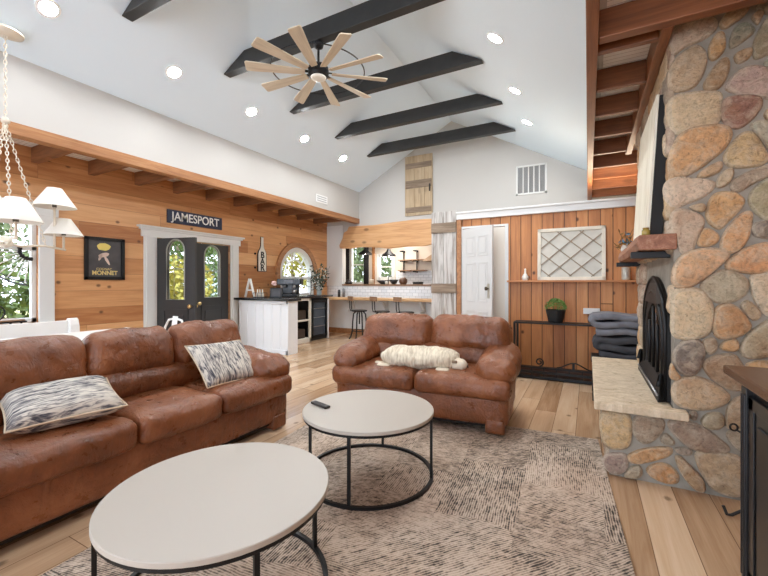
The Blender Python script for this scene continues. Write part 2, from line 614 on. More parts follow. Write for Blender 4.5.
# boxed-in closet wall with vertical boards
bx = [(-2.25, 0), (-1.73, 0), (-1.73, 2.13), (-1.09, 2.13), (-1.09, 0), (1.05, 0), (1.05, 2.36), (-2.25, 2.36)]
struct(MB().plate([bx], 0.1, lambda a, b, t: (a, 5.9 + t, b)).build('wall_closet', PINEV))
struct(MB().box((-2.25, 6.0, 0), (-2.15, YB, 2.36)).build('wall_closet_side', WHITE))
struct(MB().box((-2.25, 6.0, 2.33), (1.05, YB, 2.38)).build('ceiling_closet', WHITE))
m = MB()
m.box((-1.09, 6.0, 0), (-1.05, 7.0, 2.2)).box((-1.77, 6.0, 0), (-1.73, 7.0, 2.2)).box((-1.77, 7.0, 0), (-1.05, 7.04, 2.2)).box((-1.77, 6.0, 2.16), (-1.05, 7.0, 2.2))
struct(m.build('wall_closet_inside', WHITE))
# trim
m = MB().box((-1.83, 5.855, 2.27), (1.05, 5.9, 2.385)).box((-1.83, 5.835, 2.36), (1.05, 5.9, 2.39))
struct(m.build('trim_1', TRIMW, bevel=0.006))
struct(MB().box((-1.825, 5.86, 0), (-1.755, 5.9, 2.27)).build('trim_2', HEADER, bevel=0.004))
struct(MB().box((-1.09, 5.885, 0), (-1.045, 5.9, 2.13)).box((-1.755, 5.885, 2.13), (-1.045, 5.9, 2.16)).build('trim_3', TRIMW))
struct(MB().box((-6.05, Y0, 0), (-6.03, 3.48, 0.1)).box((-6.05, 5.29, 0), (-6.03, 5.45, 0.1)).build('baseboard_left', TRIMW))
struct(MB().box((-1.04, 5.88, 0), (0.5, 5.9, 0.09)).build('baseboard_back', plain('dark_baseboard', srgb(70, 42, 26), 0.5)))
struct(MB().box((-6.0, 8.18, 0), (-2.25, YB, 0.13)).build('baseboard_kitchen', HEADER))

# kitchen room beyond
kw = [(-6.5, 0), (-2.2, 0), (-2.2, 2.75), (-6.5, 2.75)]
k1 = [(-6.20, 1.28), (-5.73, 1.28), (-5.73, 2.35), (-6.20, 2.35)]
k2 = [(-5.26, 1.42), (-4.82, 1.42), (-4.82, 2.05), (-5.26, 2.05)]
KWALL = plain('kitchen_cream_wall', srgb(208, 196, 182), 0.6)
struct(MB().plate([kw, k1, k2], 0.12, lambda a, b, t: (a, 9.6 + t, b)).build('wall_kitchen', KWALL))
struct(MB().box((-6.6, 8.34, 0), (-6.5, 9.72, 2.75)).build('wall_kitchen_left', KWALL))
struct(MB().box((-2.2, 8.34, 0), (-2.1, 9.72, 2.75)).build('wall_kitchen_right', KWALL))
struct(MB().box((-6.6, 8.34, 2.75), (-2.1, 9.72, 2.82)).build('ceiling_kitchen', WHITE))
struct(MB().box((-6.6, 8.2, 0), (-6.05, 8.34, 2.75)).build('wall_kitchen_front', KWALL))
t = NT('white_subway_tile', 0.2)
v, ax = t.obj_xyz()
br = t.n('ShaderNodeTexBrick')
t.set(br.inputs['Vector'], t.vec(ax['X'], ax['Z']))
br.inputs['Color1'].default_value = srgb(240, 242, 244)
br.inputs['Color2'].default_value = srgb(226, 230, 234)
br.inputs['Mortar'].default_value = srgb(186, 190, 194)
br.inputs['Scale'].default_value = 1.0
br.inputs['Mortar Size'].default_value = 0.004
br.inputs['Brick Width'].default_value = 0.15
br.inputs['Row Height'].default_value = 0.075
t.color(br.outputs[0])
TILE = t.m
struct(MB().box((-6.0, 8.185, 0.93), (-2.25, YB, 1.21)).build('wall_tile', TILE))
struct(MB().box((-6.0, 8.186, 0.13), (-2.25, YB, 0.93)).build('wall_half', TRIMW))  # panel over the back wall, painted paler to make up for shade
struct(MB().box((-6.05, 8.188, 1.21), (-5.56, YB, 2.76)).build('wall_return', TRIMW))  # thin overlay on the nook wall, missing light put into its paler paint
struct(MB().box((-4.72, 9.585, 1.2), (-2.6, 9.6, 1.61)).build('wall_kitchen_tile', TILE))

# ------------------------------------------------------------------ windows
def pane(lo, hi, parent):
    MB().box(lo, hi).build('glass_pane', GLASS, parent)

w = struct(MB().box((XL, 2.2, 0.70), (XL + 0.03, 2.36, 2.13)).box((XL, 0.34, 0.70), (XL + 0.03, 0.5, 2.13))
           .box((XL, 0.30, 2.12), (XL + 0.035, 2.40, 2.23)).box((XL, 0.27, 2.23), (XL + 0.075, 2.43, 2.27))
           .box((XL, 0.3, 0.72), (XL + 0.09, 2.4, 0.79)).build('window_1', TRIMW, bevel=0.006))
m = MB()
for (a, b, c, d) in ((0.5, 0.55, 0.79, 2.12), (2.15, 2.2, 0.79, 2.12), (1.33, 1.37, 0.79, 2.12), (0.5, 2.2, 1.68, 1.74), (0.5, 2.2, 0.79, 0.85), (0.5, 2.2, 2.07, 2.12)):
    m.box((XL - 0.10, a, c), (XL - 0.04, b, d))
m.build('window_frame', TRIMW, w, bevel=0.004)
pane((XL - 0.075, 0.53, 0.82), (XL - 0.07, 2.17, 2.09), w)

# arched window with a timber surround
def arc_ring(mb, cy, cz, r0, r1, x0, x1, n=24, z0=None, a0=0.0, a1=PI):
    p0 = [(cy + r0 * math.cos(a0 + (a1 - a0) * i / n), cz + r0 * math.sin(a0 + (a1 - a0) * i / n)) for i in range(n + 1)]
    p1 = [(cy + r1 * math.cos(a0 + (a1 - a0) * i / n), cz + r1 * math.sin(a0 + (a1 - a0) * i / n)) for i in range(n + 1)]
    if z0 is not None:
        p0 = [(cy + r0, z0)] + p0 + [(cy - r0, z0)]
        p1 = [(cy + r1, z0)] + p1 + [(cy - r1, z0)]
    k = len(p0)
    v = [(x0, a, b) for a, b in p0] + [(x0, a, b) for a, b in p1] + [(x1, a, b) for a, b in p0] + [(x1, a, b) for a, b in p1]
    f = []
    for i in range(k - 1):
        f += [(i, i + 1, k + i + 1, k + i), (2 * k + i, 3 * k + i, 3 * k + i + 1, 2 * k + i + 1),
              (i, 2 * k + i, 2 * k + i + 1, i + 1), (k + i, k + i + 1, 3 * k + i + 1, 3 * k + i)]
    f += [(0, k, 3 * k, 2 * k), (k - 1, 3 * k - 1, 4 * k - 1, 2 * k - 1)]
    return mb.add(v, f)

w = struct(arc_ring(MB(), 7.01, 1.51, 0.50, 0.60, XL - 0.12, XL + 0.02, z0=0.99).build('window_2', TRIMW))
m = MB()
arc_ring(m, 7.01, 1.51, 0.30, 0.33, XL - 0.09, XL - 0.05)
for a in (0.25, 0.5, 0.75):
    q = PI * a
    m.bar((XL - 0.07, 7.01 + 0.31 * math.cos(q), 1.51 + 0.31 * math.sin(q)), (XL - 0.07, 7.01 + 0.52 * math.cos(q), 1.51 + 0.52 * math.sin(q)), 0.03, 0.03, (1, 0, 0))
m.box((XL - 0.1, 6.48, 1.36), (XL - 0.03, 7.54, 1.43)).box((XL - 0.09, 6.98, 0.99), (XL - 0.05, 7.03, 1.38)).box((XL - 0.1, 6.46, 0.99), (XL - 0.03, 7.56, 1.04))
m.build('window_frame', TRIMW, w)
arc_ring(MB(), 7.01, 1.51, 0.60, 0.71, XL, XL + 0.05, z0=0.99).build('window_surround', HEADER, w)
m = MB().plate([[(6.5, 1.0)] + [(7.52, 1.0)] + [(7.01 + 0.51 * math.cos(PI * i / 16), 1.51 + 0.51 * math.sin(PI * i / 16)) for i in range(17)]], 0.005, lambda a, b, t: (XL - 0.08 - t, a, b))
m.build('glass_pane', GLASS, w)

for i, (lp, nm) in enumerate(((k1, 'window_3'), (k2, 'window_4'))):
    x0, z0 = lp[0]; x1, z1 = lp[2]
    m = MB()
    for (a, b, c, d) in ((x0 - 0.06, x0 + 0.03, z0 - 0.06, z1 + 0.06), (x1 - 0.03, x1 + 0.06, z0 - 0.06, z1 + 0.06), (x0, x1, z1 - 0.03, z1 + 0.06), (x0, x1, z0 - 0.06, z0 + 0.03)):
        m.box((a, 9.57, c), (b, 9.64, d))
    m.box((x0, 9.6, (z0 + z1) / 2 - 0.015), (x1, 9.63, (z0 + z1) / 2 + 0.015))
    ww = struct(m.build(nm, TRIMW))
    MB().box((x0, 9.65, z0), (x1, 9.655, z1)).build('glass_pane', GLASS, ww)

# ------------------------------------------------------------------ french doors
m = MB()
for (a, b) in ((3.48, 3.68), (5.10, 5.29)):
    m.box((XL, a, 0), (XL + 0.03, b, 2.0)).box((XL, a + 0.03, 0), (XL + 0.045, b - 0.03, 2.0))
m.box((XL, 3.44, 2.0), (XL + 0.035, 5.33, 2.12)).box((XL, 3.41, 2.11), (XL + 0.06, 5.36, 2.14)).box((XL, 3.38, 2.14), (XL + 0.085, 5.39, 2.17))
d1 = struct(m.build('door_1', TRIMW, bevel=0.005))
struct(MB().box((XL - 0.15, 3.68, -0.02), (XL, 5.10, 0.015)).build('trim_4', BRASS))

def french_leaf(hinge, ang, flip, knob_side):
    """leaf in local coords: width along +x, thickness along y"""
    W, Hh = 0.705, 1.985
    cx = W / 2
    hole = [(cx - 0.165, 1.02), (cx + 0.165, 1.02)] + [(cx + 0.165 * math.cos(PI * i / 16), 1.77 + 0.19 * math.sin(PI * i / 16)) for i in range(17)]
    M = Matrix.Translation(hinge) @ Matrix.Rotation(ang, 4, 'Z')
    if flip:
        M = M @ Matrix.Diagonal((-1, 1, 1, 1))
    m = MB()
    m.plate([[(0, 0.015), (W, 0.015), (W, Hh), (0, Hh)], hole], 0.045, lambda a, b, t: M @ Vector((a, t - 0.022, b)))
    for s in (-1, 1):
        y0, y1 = (-0.034, -0.022) if s < 0 else (0.023, 0.035)
        for (a, b, c, d) in ((0.12, W - 0.12, 0.84, 0.87), (0.12, W - 0.12, 0.16, 0.19), (0.12, 0.15, 0.16, 0.87), (W - 0.15, W - 0.12, 0.16, 0.87), (0.2, W - 0.2, 0.25, 0.78)):
            m.box((a, y0, c), (b, y1, d), M)
    leaf = m.build('door_leaf', DARKDOOR, d1)
    g = MB()
    lo = [(cx - 0.166, 1.02), (cx + 0.166, 1.02)] + [(cx + 0.166 * math.cos(PI * i / 16), 1.77 + 0.19 * math.sin(PI * i / 16)) for i in range(17)]
    g.plate([lo], 0.006, lambda a, b, t: M @ Vector((a, t - 0.003, b)))
    g.build('glass_pane', GLASS, leaf)
    r = MB()
    path = [(cx - 0.165, 1.02), (cx + 0.165, 1.02)] + [(cx + 0.165 * math.cos(PI * i / 16), 1.77 + 0.19 * math.sin(PI * i / 16)) for i in range(17)]
    for yy in (-0.024, 0.024):
        r.tube([M @ Vector((a, yy, b)) for a, b in path], 0.012, 6, closed=True)
    r.tube([M @ Vector((cx - 0.16, 0, 1.5)), M @ Vector((cx + 0.16, 0, 1.5))], 0.006, 6)
    r.tube([M @ Vector((cx - 0.05, 0, 1.02)), M @ Vector((cx - 0.05, 0, 1.9))], 0.004, 6)
    r.build('glass_moulding', plain('pewter_moulding', srgb(150, 150, 140), 0.4), leaf)
    k = MB()
    for s in (-1, 1):
        p = [(0.012, 0.022), (0.012, 0.05), (0.03, 0.06), (0.034, 0.075), (0.025, 0.088), (0.0, 0.09)]
        kk = MB().lathe([(rr, h * s) for rr, h in p], (0, 0, 0), 12, 'Y')
        k.add([M @ (q + Vector((W - 0.06, 0, 0.92))) for q in kk.v], kk.f)
    k.build('door_knob', BRASS, leaf, smooth=True)
    return leaf

french_leaf((XL + 0.02, 3.70, 0), math.radians(14), False, 1)
french_leaf((XL - 0.05, 5.085, 0), math.radians(90), True, -1)

# white six panel closet door, standing ajar
d2 = struct(MB().box((-1.755, 5.89, 0), (-1.73, 6.0, 2.13)).box((-1.09, 5.89, 0), (-1.075, 6.0, 2.13)).build('door_2', TRIMW))
M = Matrix.Translation((-1.722, 5.87, 0)) @ Matrix.Rotation(math.radians(-31), 4, 'Z')
DOORW = plain('white_door_paint', srgb(212, 212, 210), 0.45)
m = MB().box((0, -0.018, 0.012), (0.61, 0.018, 2.11), M)
leaf = m.build('door_leaf', DOORW, d2, bevel=0.003)
for x0 in (0.08, 0.335):
    for (z0, z1) in ((0.2, 0.86), (1.0, 1.58), (1.68, 1.98)):
        q = MB()
        for s in (-1, 1):
            y0, y1 = (-0.024, -0.018) if s < 0 else (0.018, 0.024)
            for (a, b, c, d) in ((x0, x0 + 0.2, z0, z0 + 0.02), (x0, x0 + 0.2, z1 - 0.02, z1), (x0, x0 + 0.02, z0, z1), (x0 + 0.18, x0 + 0.2, z0, z1), (x0 + 0.045, x0 + 0.155, z0 + 0.045, z1 - 0.045)):
                q.box((a, y0, c), (b, y1, d), M)
        q.build('door_panel', DOORW, leaf, bevel=0.003)
MB().box((0.525, -0.024, 1.06), (0.565, -0.018, 1.27), M).build('knob_plate', plain('antique_brass_plate', srgb(190, 184, 168), 0.4, 0.6), leaf)
kk = MB().lathe([(0.01, -0.02), (0.01, -0.05), (0.026, -0.06), (0.028, -0.075), (0.0, -0.086)], (0, 0, 0), 12, 'Y')
MB().add([M @ (q + Vector((0.545, 0, 1.2))) for q in kk.v], kk.f).build('door_knob', plain('dark_bronze', srgb(74, 64, 50), 0.35, 0.8), leaf, smooth=True)
m = MB().box((-1.272, 5.88, 0.87), (-1.26, 5.886, 0.93))
m.build('strike_plate', IRON, d2)
MB().box((-1.275, 5.885, 0.01), (-1.09, 5.915, 2.12)).build('side_panel', plain('cream_door_panel', srgb(232, 224, 212), 0.5), d2, bevel=0.003)
MB().box((-1.272, 5.88, 1.16), (-1.26, 5.886, 1.22)).build('strike_plate', IRON, d2)

# ------------------------------------------------------------------ timbers overhead
hb = MB().box((-5.18, Y0, 2.76), (-5.05, YB, 2.885)).build('header_beam', HEADER, bevel=0.008)
tag(hb, 'long honey brown header beam running along the left side of the room below the white wall', 'beam')
for i in range(11):
    y = 1.56 + 0.61 * i
    j = MB((-5.6, y, 2.82)).box((-6.05, y - 0.04, 2.765), (-5.18, y + 0.04, 2.95)).build('ceiling_joist', JOISTL, bevel=0.006)
    j.location = (-5.6, y, 2.82)
    tag(j, 'short brown joist between pine wall and honey header beam, %s from the near end' % ordinal(i), 'joist', 'joists of the left soffit')
hb = MB().box((-0.012, Y0, 2.76), (0.055, YB, 2.955)).build('header_beam', DARKY, bevel=0.006)
tag(hb, 'reddish brown header beam along the right edge of the white ceiling', 'beam')
tb = MB().box((0.385, 2.78, 2.78), (0.445, 5.3, 2.955)).build('trimmer_beam', DARKY, bevel=0.005)
tag(tb, 'reddish brown trimmer beam running past the face of the stone chimney', 'beam')
nb = MB().box((0.058, 2.70, 2.78), (1.05, 2.776, 2.955)).build('trimmer_beam', DARKJ, bevel=0.006)
tag(nb, 'wide reddish brown cross beam just in front of the stone chimney top', 'beam')
jy = [2.93, 3.50, 4.02, 4.58, 5.2, 5.8, 6.42, 7.1, 7.75]
for i, y in enumerate(jy):
    x1 = 0.385 if y < 5.25 else 1.05
    j = MB((0.2, y, 2.86)).box((0.057, y - 0.045, 2.79), (x1, y, 2.955)).build('ceiling_joist', DARKJ, bevel=0.005)
    j.location = (0.2, y, 2.86)
    tag(j, 'dark reddish joist in the soffit beside the chimney, %s from the near end' % ordinal(i), 'joist', 'joists of the right soffit')
slope = 0.55
for i, y in enumerate((2.2, 3.44, 4.69, 5.92, 7.1)):
    zb, zt = 4.017, 4.225
    h = 1.532
    ht = h - (zt - zb) / slope
    pr = [(-h, zb), (h, zb), (ht, zt), (-ht, zt)]
    v = [(x, y, z) for x, z in pr] + [(x, y + 0.11, z) for x, z in pr]
    v = [(x - 2.675, a, z - 0.012) for x, a, z in v]
    b = MB((-2.675, y, 4.1)).add(v, [(3, 2, 1, 0), (4, 5, 6, 7), (0, 1, 5, 4), (1, 2, 6, 5), (2, 3, 7, 6), (3, 0, 4, 7)]).build('tie_beam', BEAMB, bevel=0.006)
    b.location = (-2.675, y, 4.1)
    lab = ['black tie beam nearest the camera, only its left end in view at the top edge',
           'black tie beam that the ceiling fan hangs from',
           'black tie beam just behind the ceiling fan',
           'second black tie beam from the far wall', 'black tie beam nearest the far wall above the small shutter'][i]
    tag(b, lab, 'beam', 'black tie beams across the vaulted ceiling')

# recessed downlights
LRING = plain('white_light_trim', srgb(240, 240, 238), 0.4)
dl = []
for (x, ys, s) in ((-4.482, (1.705, 2.948, 4.175, 5.40, 6.62), 1), (-0.868, (2.9, 4.127, 5.378, 6.528), -1)):  # nearest light of the right row is out of view, added for its light
    for y in ys:
        z = 4.86 - slope * abs(x + 2.675)
        dl.append((x, y, z, s))
src = None
names = {1: 'left', -1: 'right'}
cnt = {1: 0, -1: 0}
for (x, y, z, s) in dl:
    cnt[s] += 1
    r = thing('recessed_light', 'round white recessed ceiling light on the %s slope, %s from the near end' % (names[s], ordinal(cnt[s] - 1)), 'ceiling light', (x, y, z - 0.004), 0, 'recessed ceiling lights')
    r.rotation_euler = (0, -s * math.atan(slope), 0)
    if src is None:
        ring = MB().lathe([(0.07, -0.004), (0.095, -0.004), (0.098, 0.006), (0.07, 0.006)], n=28, cap=False).build('trim_ring', LRING, r, smooth=False)
        lens = MB().lathe([(0.0, -0.001), (0.072, -0.001), (0.072, 0.006), (0.0, 0.006)], n=28, cap=False).build('lens', LENS, r)
        src = (ring, lens)
    else:
        for q in src:
            c = q.copy(); col.objects.link(c); c.parent = r
# ================================================================== FIREPLACE
FP = (0.75, 3.8, 0.0)
fire = thing('fireplace', 'tall rounded fieldstone fireplace with pale hearth slab and timber mantel', 'fireplace', FP)
PAL = [(196, 170, 136), (184, 150, 112), (176, 132, 86), (150, 128, 108), (168, 150, 132), (132, 112, 96), (190, 160, 120), (160, 146, 124), (120, 104, 92), (186, 142, 96), (150, 120, 104)]

def chaikin_closed(p, n=2):
    for _ in range(n):
        q = []
        for i in range(len(p)):
            a, b = p[i], p[(i + 1) % len(p)]
            q += [(a[0] * .75 + b[0] * .25, a[1] * .75 + b[1] * .25), (a[0] * .25 + b[0] * .75, a[1] * .25 + b[1] * .75)]
        p = q
    return p

def stone(mb, poly, h, mp, colr, seed):
    p = chaikin_closed(poly, 2)
    cx = sum(a for a, b in p) / len(p); cy = sum(b for a, b in p) / len(p)
    v = []; f = []
    n = len(p)
    prof = [(1.15, -0.02), (1.14, 0.3), (1.09, 0.68), (0.97, 0.92), (0.75, 1.0), (0.42, 1.03)]
    for (s, hh) in prof:
        for (a, b) in p:
            x = cx + (a - cx) * s; y = cy + (b - cy) * s
            w = noise.noise(Vector((x * 9, y * 9, seed))) * 0.014 + noise.noise(Vector((x * 28, y * 28, seed))) * 0.005
            v.append(mp(x, y, h * hh + (w if hh > 0.3 else 0)))
    v.append(mp(cx, cy, h * 1.04))
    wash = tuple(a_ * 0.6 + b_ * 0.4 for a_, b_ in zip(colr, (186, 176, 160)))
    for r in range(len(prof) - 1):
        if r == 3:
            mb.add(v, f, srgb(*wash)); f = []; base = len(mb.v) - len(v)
        for k in range(n):
            f.append((r * n + k, r * n + (k + 1) % n, (r + 1) * n + (k + 1) % n, (r + 1) * n + k))
    L = (len(prof) - 1) * n
    for k in range(n):
        f.append((L + k, L + (k + 1) % n, len(prof) * n))
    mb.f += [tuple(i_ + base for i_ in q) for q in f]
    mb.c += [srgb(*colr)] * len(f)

FV = (-0.4695, 0.8829); RV = (0.8829, 0.4695)
def near_face(px, py, yp=2.97):
    """survey readings of the photograph turned into metres on the stone face at y = 2.97"""
    u = (px - 384) / 384.0
    d = yp / (FV[1] + u * RV[1])
    return (d * (FV[0] + u * RV[0]), 1.28 - (py - 283) * d / 384.0)

def P1(pts, ox, oy, s):
    return [near_face(ox + a / s, oy + b / s) for a, b in pts]

T = {1: (648, 0, 6.4), 2: (648, 80, 6.4), 3: (648, 160, 6.4), 4: (648, 240, 6.4), 5: (648, 315, 6.4), 6: (592, 395, 4.8)}
STONES = [
 (1, [(150,300),(155,215),(200,150),(300,120),(400,112),(435,150),(410,210),(330,260),(240,290),(180,345)], (176,152,130)),
 (1, [(160,400),(250,320),(310,295),(360,330),(370,400),(340,490),(280,560),(150,576),(140,490)], (172,148,118)),
 (1, [(390,300),(430,225),(480,205),(495,260),(490,320),(430,380),(395,370)], (180,140,90)),
 (1, [(470,130),(520,60),(570,35),(650,35),(620,90),(560,140),(500,180),(468,165)], (158,126,88)),
 (1, [(530,240),(560,170),(620,145),(690,190),(640,240),(560,295),(525,300)], (112,114,96)),
 (1, [(350,560),(400,460),(470,380),(515,375),(520,440),(490,520),(440,570)], (146,116,82)),
 (1, [(550,350),(610,320),(660,310),(665,350),(620,390),(570,405)], (160,132,98)),
 (1, [(500,560),(560,480),(640,430),(720,425),(800,470),(840,560),(800,625),(700,612),(560,592)], (166,140,130)),
 (1, [(680,270),(720,180),(768,110),(830,120),(840,260),(780,330),(700,370),(675,340)], (128,118,92)),
 (1, [(660,110),(700,75),(745,80),(720,130),(700,160)], (150,116,84)),
 (1, [(740,400),(790,360),(850,400),(840,470),(780,455)], (126,126,112)),
 (1, [(690,60),(730,10),(800,10),(830,70),(770,90)], (120,104,84)),
 (2, [(145,110),(330,80),(440,80),(465,110),(455,250),(410,285),(260,310),(175,345),(145,250)], (196,176,142)),
 (2, [(480,160),(510,110),(700,108),(725,150),(690,220),(580,315),(480,260)], (124,78,66)),
 (2, [(145,560),(160,440),(220,340),(350,300),(480,300),(525,345),(490,430),(380,520),(280,590),(190,610)], (192,146,98)),
 (2, [(490,490),(540,410),(610,340),(680,340),(730,420),(765,500),(720,540),(600,555),(520,545)], (184,156,112)),
 (2, [(650,300),(700,265),(790,270),(830,400),(760,440),(720,360)], (158,154,136)),
 (2, [(745,210),(770,180),(830,200),(800,250),(750,245)], (172,140,100)),
 (3, [(315,95),(380,45),(460,5),(475,45),(440,90),(340,115)], (180,150,116)),
 (3, [(435,175),(450,110),(500,60),(545,60),(540,110),(500,165)], (176,156,128)),
 (3, [(540,150),(570,110),(680,60),(768,30),(840,40),(760,110),(650,160),(600,200),(545,190)], (150,130,110)),
 (3, [(110,190),(130,135),(200,112),(300,122),(400,135),(420,165),(360,230),(240,275),(165,310),(125,250)], (204,182,158)),
 (3, [(250,300),(360,272),(365,330),(320,330)], (176,150,118)),
 (3, [(150,380),(170,320),(240,325),(310,345),(355,385),(345,430),(300,520),(290,570),(210,590),(190,500),(150,440)], (182,158,136)),
 (3, [(380,380),(390,280),(430,220),(500,205),(570,220),(615,260),(590,310),(510,390),(460,440)], (190,146,94)),
 (3, [(470,530),(500,450),(600,345),(665,340),(660,420),(640,500),(600,560),(540,590),(480,580)], (194,146,100)),
 (3, [(315,550),(340,470),(375,430),(455,475),(450,520),(400,550)], (186,140,92)),
 (3, [(650,240),(680,190),(768,120),(850,110),(870,300),(780,380),(720,360),(660,290)], (150,140,108)),
 (3, [(670,440),(690,400),(780,390),(860,420),(840,500),(760,500),(690,490)], (112,100,92)),
 (4, [(165,260),(180,160),(230,95),(330,62),(440,62),(505,85),(500,120),(420,190),(310,280),(210,300)], (202,160,120)),
 (4, [(510,150),(560,100),(640,50),(768,20),(850,40),(860,180),(768,195),(690,215),(600,200),(520,185)], (192,138,92)),
 (4, [(335,300),(400,240),(490,190),(610,230),(640,300),(610,355),(520,400),(420,390)], (158,148,124)),
 (4, [(165,330),(290,320),(350,340),(400,400),(412,470),(405,560),(370,600),(330,615),(240,628),(160,600),(165,450)], (196,174,140)),
 (4, [(425,470),(470,420),(530,415),(590,450),(650,530),(650,560),(610,600),(530,625),(430,620)], (178,132,86)),
 (4, [(590,420),(640,385),(680,420),(725,470),(690,515),(650,500)], (162,138,108)),
 (4, [(655,250),(700,220),(800,215),(870,250),(880,430),(800,490),(730,450),(680,370)], (200,182,154)),
 (5, [(600,200),(640,130),(720,70),(768,40),(850,40),(870,220),(768,250),(690,275),(610,255)], (160,144,116)),
 (5, [(170,240),(220,175),(300,160),(350,190),(360,250),(330,330),(290,385),(220,370),(170,310)], (100,88,82)),
 (5, [(340,170),(400,145),(435,155),(440,220),(385,260)], (146,124,100)),
 (5, [(465,190),(510,158),(575,155),(578,235),(470,225)], (182,140,94)),
 (5, [(360,310),(440,265),(540,255),(580,290),(640,400),(620,470),(520,475),(420,410),(375,360)], (148,122,96)),
 (5, [(135,400),(150,300),(180,360),(215,400),(180,420)], (182,140,96)),
 (5, [(165,480),(210,410),(300,400),(400,430),(500,500),(510,535),(480,570),(390,600),(280,600),(190,570)], (182,152,118)),
 (5, [(620,320),(700,290),(800,295),(860,330),(700,360)], (188,146,98)),
 (6, [(40,120),(60,85),(150,90),(185,110),(185,220),(150,255),(60,245)], (186,154,108)),
 (6, [(195,140),(220,100),(320,105),(350,150),(310,205),(250,235),(205,195)], (134,112,92)),
 (6, [(325,225),(350,175),(405,230),(370,240)], (140,126,108)),
 (6, [(370,150),(400,120),(510,140),(600,205),(655,255),(620,275),(480,260),(420,210)], (130,110,96)),
 (6, [(520,125),(560,85),(630,90),(625,160),(550,160)], (136,122,96)),
 (6, [(470,75),(505,80),(500,120),(470,115)], (112,92,76)),
 (6, [(175,290),(240,260),(370,250),(380,285),(330,310),(220,330),(185,320)], (178,130,80)),
 (6, [(55,320),(70,285),(150,280),(172,310),(165,360),(110,382),(65,350)], (130,106,98)),
 (6, [(150,385),(185,345),(235,340),(240,390),(180,395)], (146,130,108)),
 (6, [(260,370),(290,335),(360,330),(415,380),(405,430),(320,410)], (178,124,70)),
 (6, [(400,300),(430,300),(470,340),(530,400),(540,455),(490,450),(430,380)], (150,116,80)),
 (6, [(500,300),(530,275),(640,285),(720,310),(760,420),(700,485),(600,460),(550,410)], (168,142,110)),
 (6, [(640,190),(690,165),(760,170),(760,280),(700,265)], (146,132,112)),
 (6, [(650,60),(690,20),(740,10),(760,130),(680,160),(645,150)], (152,124,94)),
 (6, [(385,255),(470,250),(480,285),(430,285)], (140,126,112)),
]
rnd = random.Random(11)
sm = MB(FP)
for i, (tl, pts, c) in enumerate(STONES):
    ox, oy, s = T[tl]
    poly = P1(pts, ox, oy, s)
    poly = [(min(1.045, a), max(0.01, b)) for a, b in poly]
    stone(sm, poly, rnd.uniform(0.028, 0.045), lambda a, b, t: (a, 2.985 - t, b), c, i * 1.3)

def random_stones(mb, a0, a1, b0, b1, mp, skip=None, h=0.035, seed=0):
    r = random.Random(seed)
    b = b0
    k = 0
    while b < b1 - 0.05:
        rh = min(r.uniform(0.14, 0.24), b1 - b)
        a = a0 - r.uniform(0, 0.1)
        while a < a1:
            w = r.uniform(0.14, 0.34)
            lo, hi = max(a0, a), min(a1, a + w)
            if hi - lo > 0.07 and not (skip and skip(lo, hi, b, b + rh)):
                cx, cy = (lo + hi) / 2, b + rh / 2
                pl = []
                for q in range(9):
                    an = 2 * PI * q / 9
                    x = math.copysign(abs(math.cos(an)) ** 0.6, math.cos(an)) * (hi - lo) / 2
                    y = math.copysign(abs(math.sin(an)) ** 0.6, math.sin(an)) * rh / 2
                    s = r.uniform(0.9, 1.02)
                    pl.append((cx + x * s, cy + y * s))
                stone(mb, pl, h * r.uniform(0.8, 1.3), mp, r.choice(PAL), r.uniform(0, 90))
            a += w
            k += 1
        b += rh

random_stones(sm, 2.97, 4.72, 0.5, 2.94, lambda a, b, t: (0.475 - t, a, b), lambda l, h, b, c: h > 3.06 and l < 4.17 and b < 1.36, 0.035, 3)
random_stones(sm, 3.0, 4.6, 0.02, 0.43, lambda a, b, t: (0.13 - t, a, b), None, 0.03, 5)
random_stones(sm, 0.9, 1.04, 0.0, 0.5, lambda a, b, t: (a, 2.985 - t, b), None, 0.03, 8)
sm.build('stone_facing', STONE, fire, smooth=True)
MB(FP).box((0.475, 2.98, 0), (1.05, 4.71, 2.953)).box((0.125, 2.98, 0), (0.475, 4.6, 0.445)).build('mortar_core', MORTAR, fire)
# hearth slab in three lengths
m = MB(FP)
for (a, b) in ((2.885, 3.275), (3.28, 4.26), (4.265, 4.66)):
    m.box((0.035, a, 0.447), (0.535 if a < 2.9 else 0.47, min(b, 4.66) if a > 2.9 else 2.975, 0.497))
    if a < 2.9:
        m.box((0.035, 2.975, 0.447), (0.47, b, 0.497))
sl = m.build('hearth_slab', SLABM, fire, bevel=0.008)
# timber mantel with two steel brackets
MANT = timber('mantel_timber', [(0.25, srgb(108, 66, 46)), (0.5, srgb(150, 100, 74)), (0.75, srgb(194, 152, 124))], 'Y', 0.55, 0.4)
m = MB(FP)
n = 14
ring = []
for i in range(n + 1):
    y = 2.955 + 1.77 * i / n
    w1 = 0.012 * noise.noise(Vector((y * 3, 0, 1))); w2 = 0.018 * noise.noise(Vector((y * 4, 5, 1)))
    ring.append([(0.488, y, 1.49), (0.292 + w1, y, 1.492), (0.276 + w2, y, 1.535), (0.288 + w1, y, 1.588), (0.488, y, 1.59)])
v = [p for r_ in ring for p in r_]
f = []
for i in range(n):
    for k in range(5):
        f.append((i * 5 + k, i * 5 + (k + 1) % 5, (i + 1) * 5 + (k + 1) % 5, (i + 1) * 5 + k))
f += [(4, 3, 2, 1, 0), tuple(n * 5 + k for k in range(5))]
m.add(v, f)
mantel = m.build('mantel', MANT, fire, bevel=0.006)
for y in (3.06, 4.55):
    b = MB(FP).box((0.255, y, 1.445), (0.47, y + 0.06, 1.488))
    b.build('bracket', BLACKM, mantel, bevel=0.003)
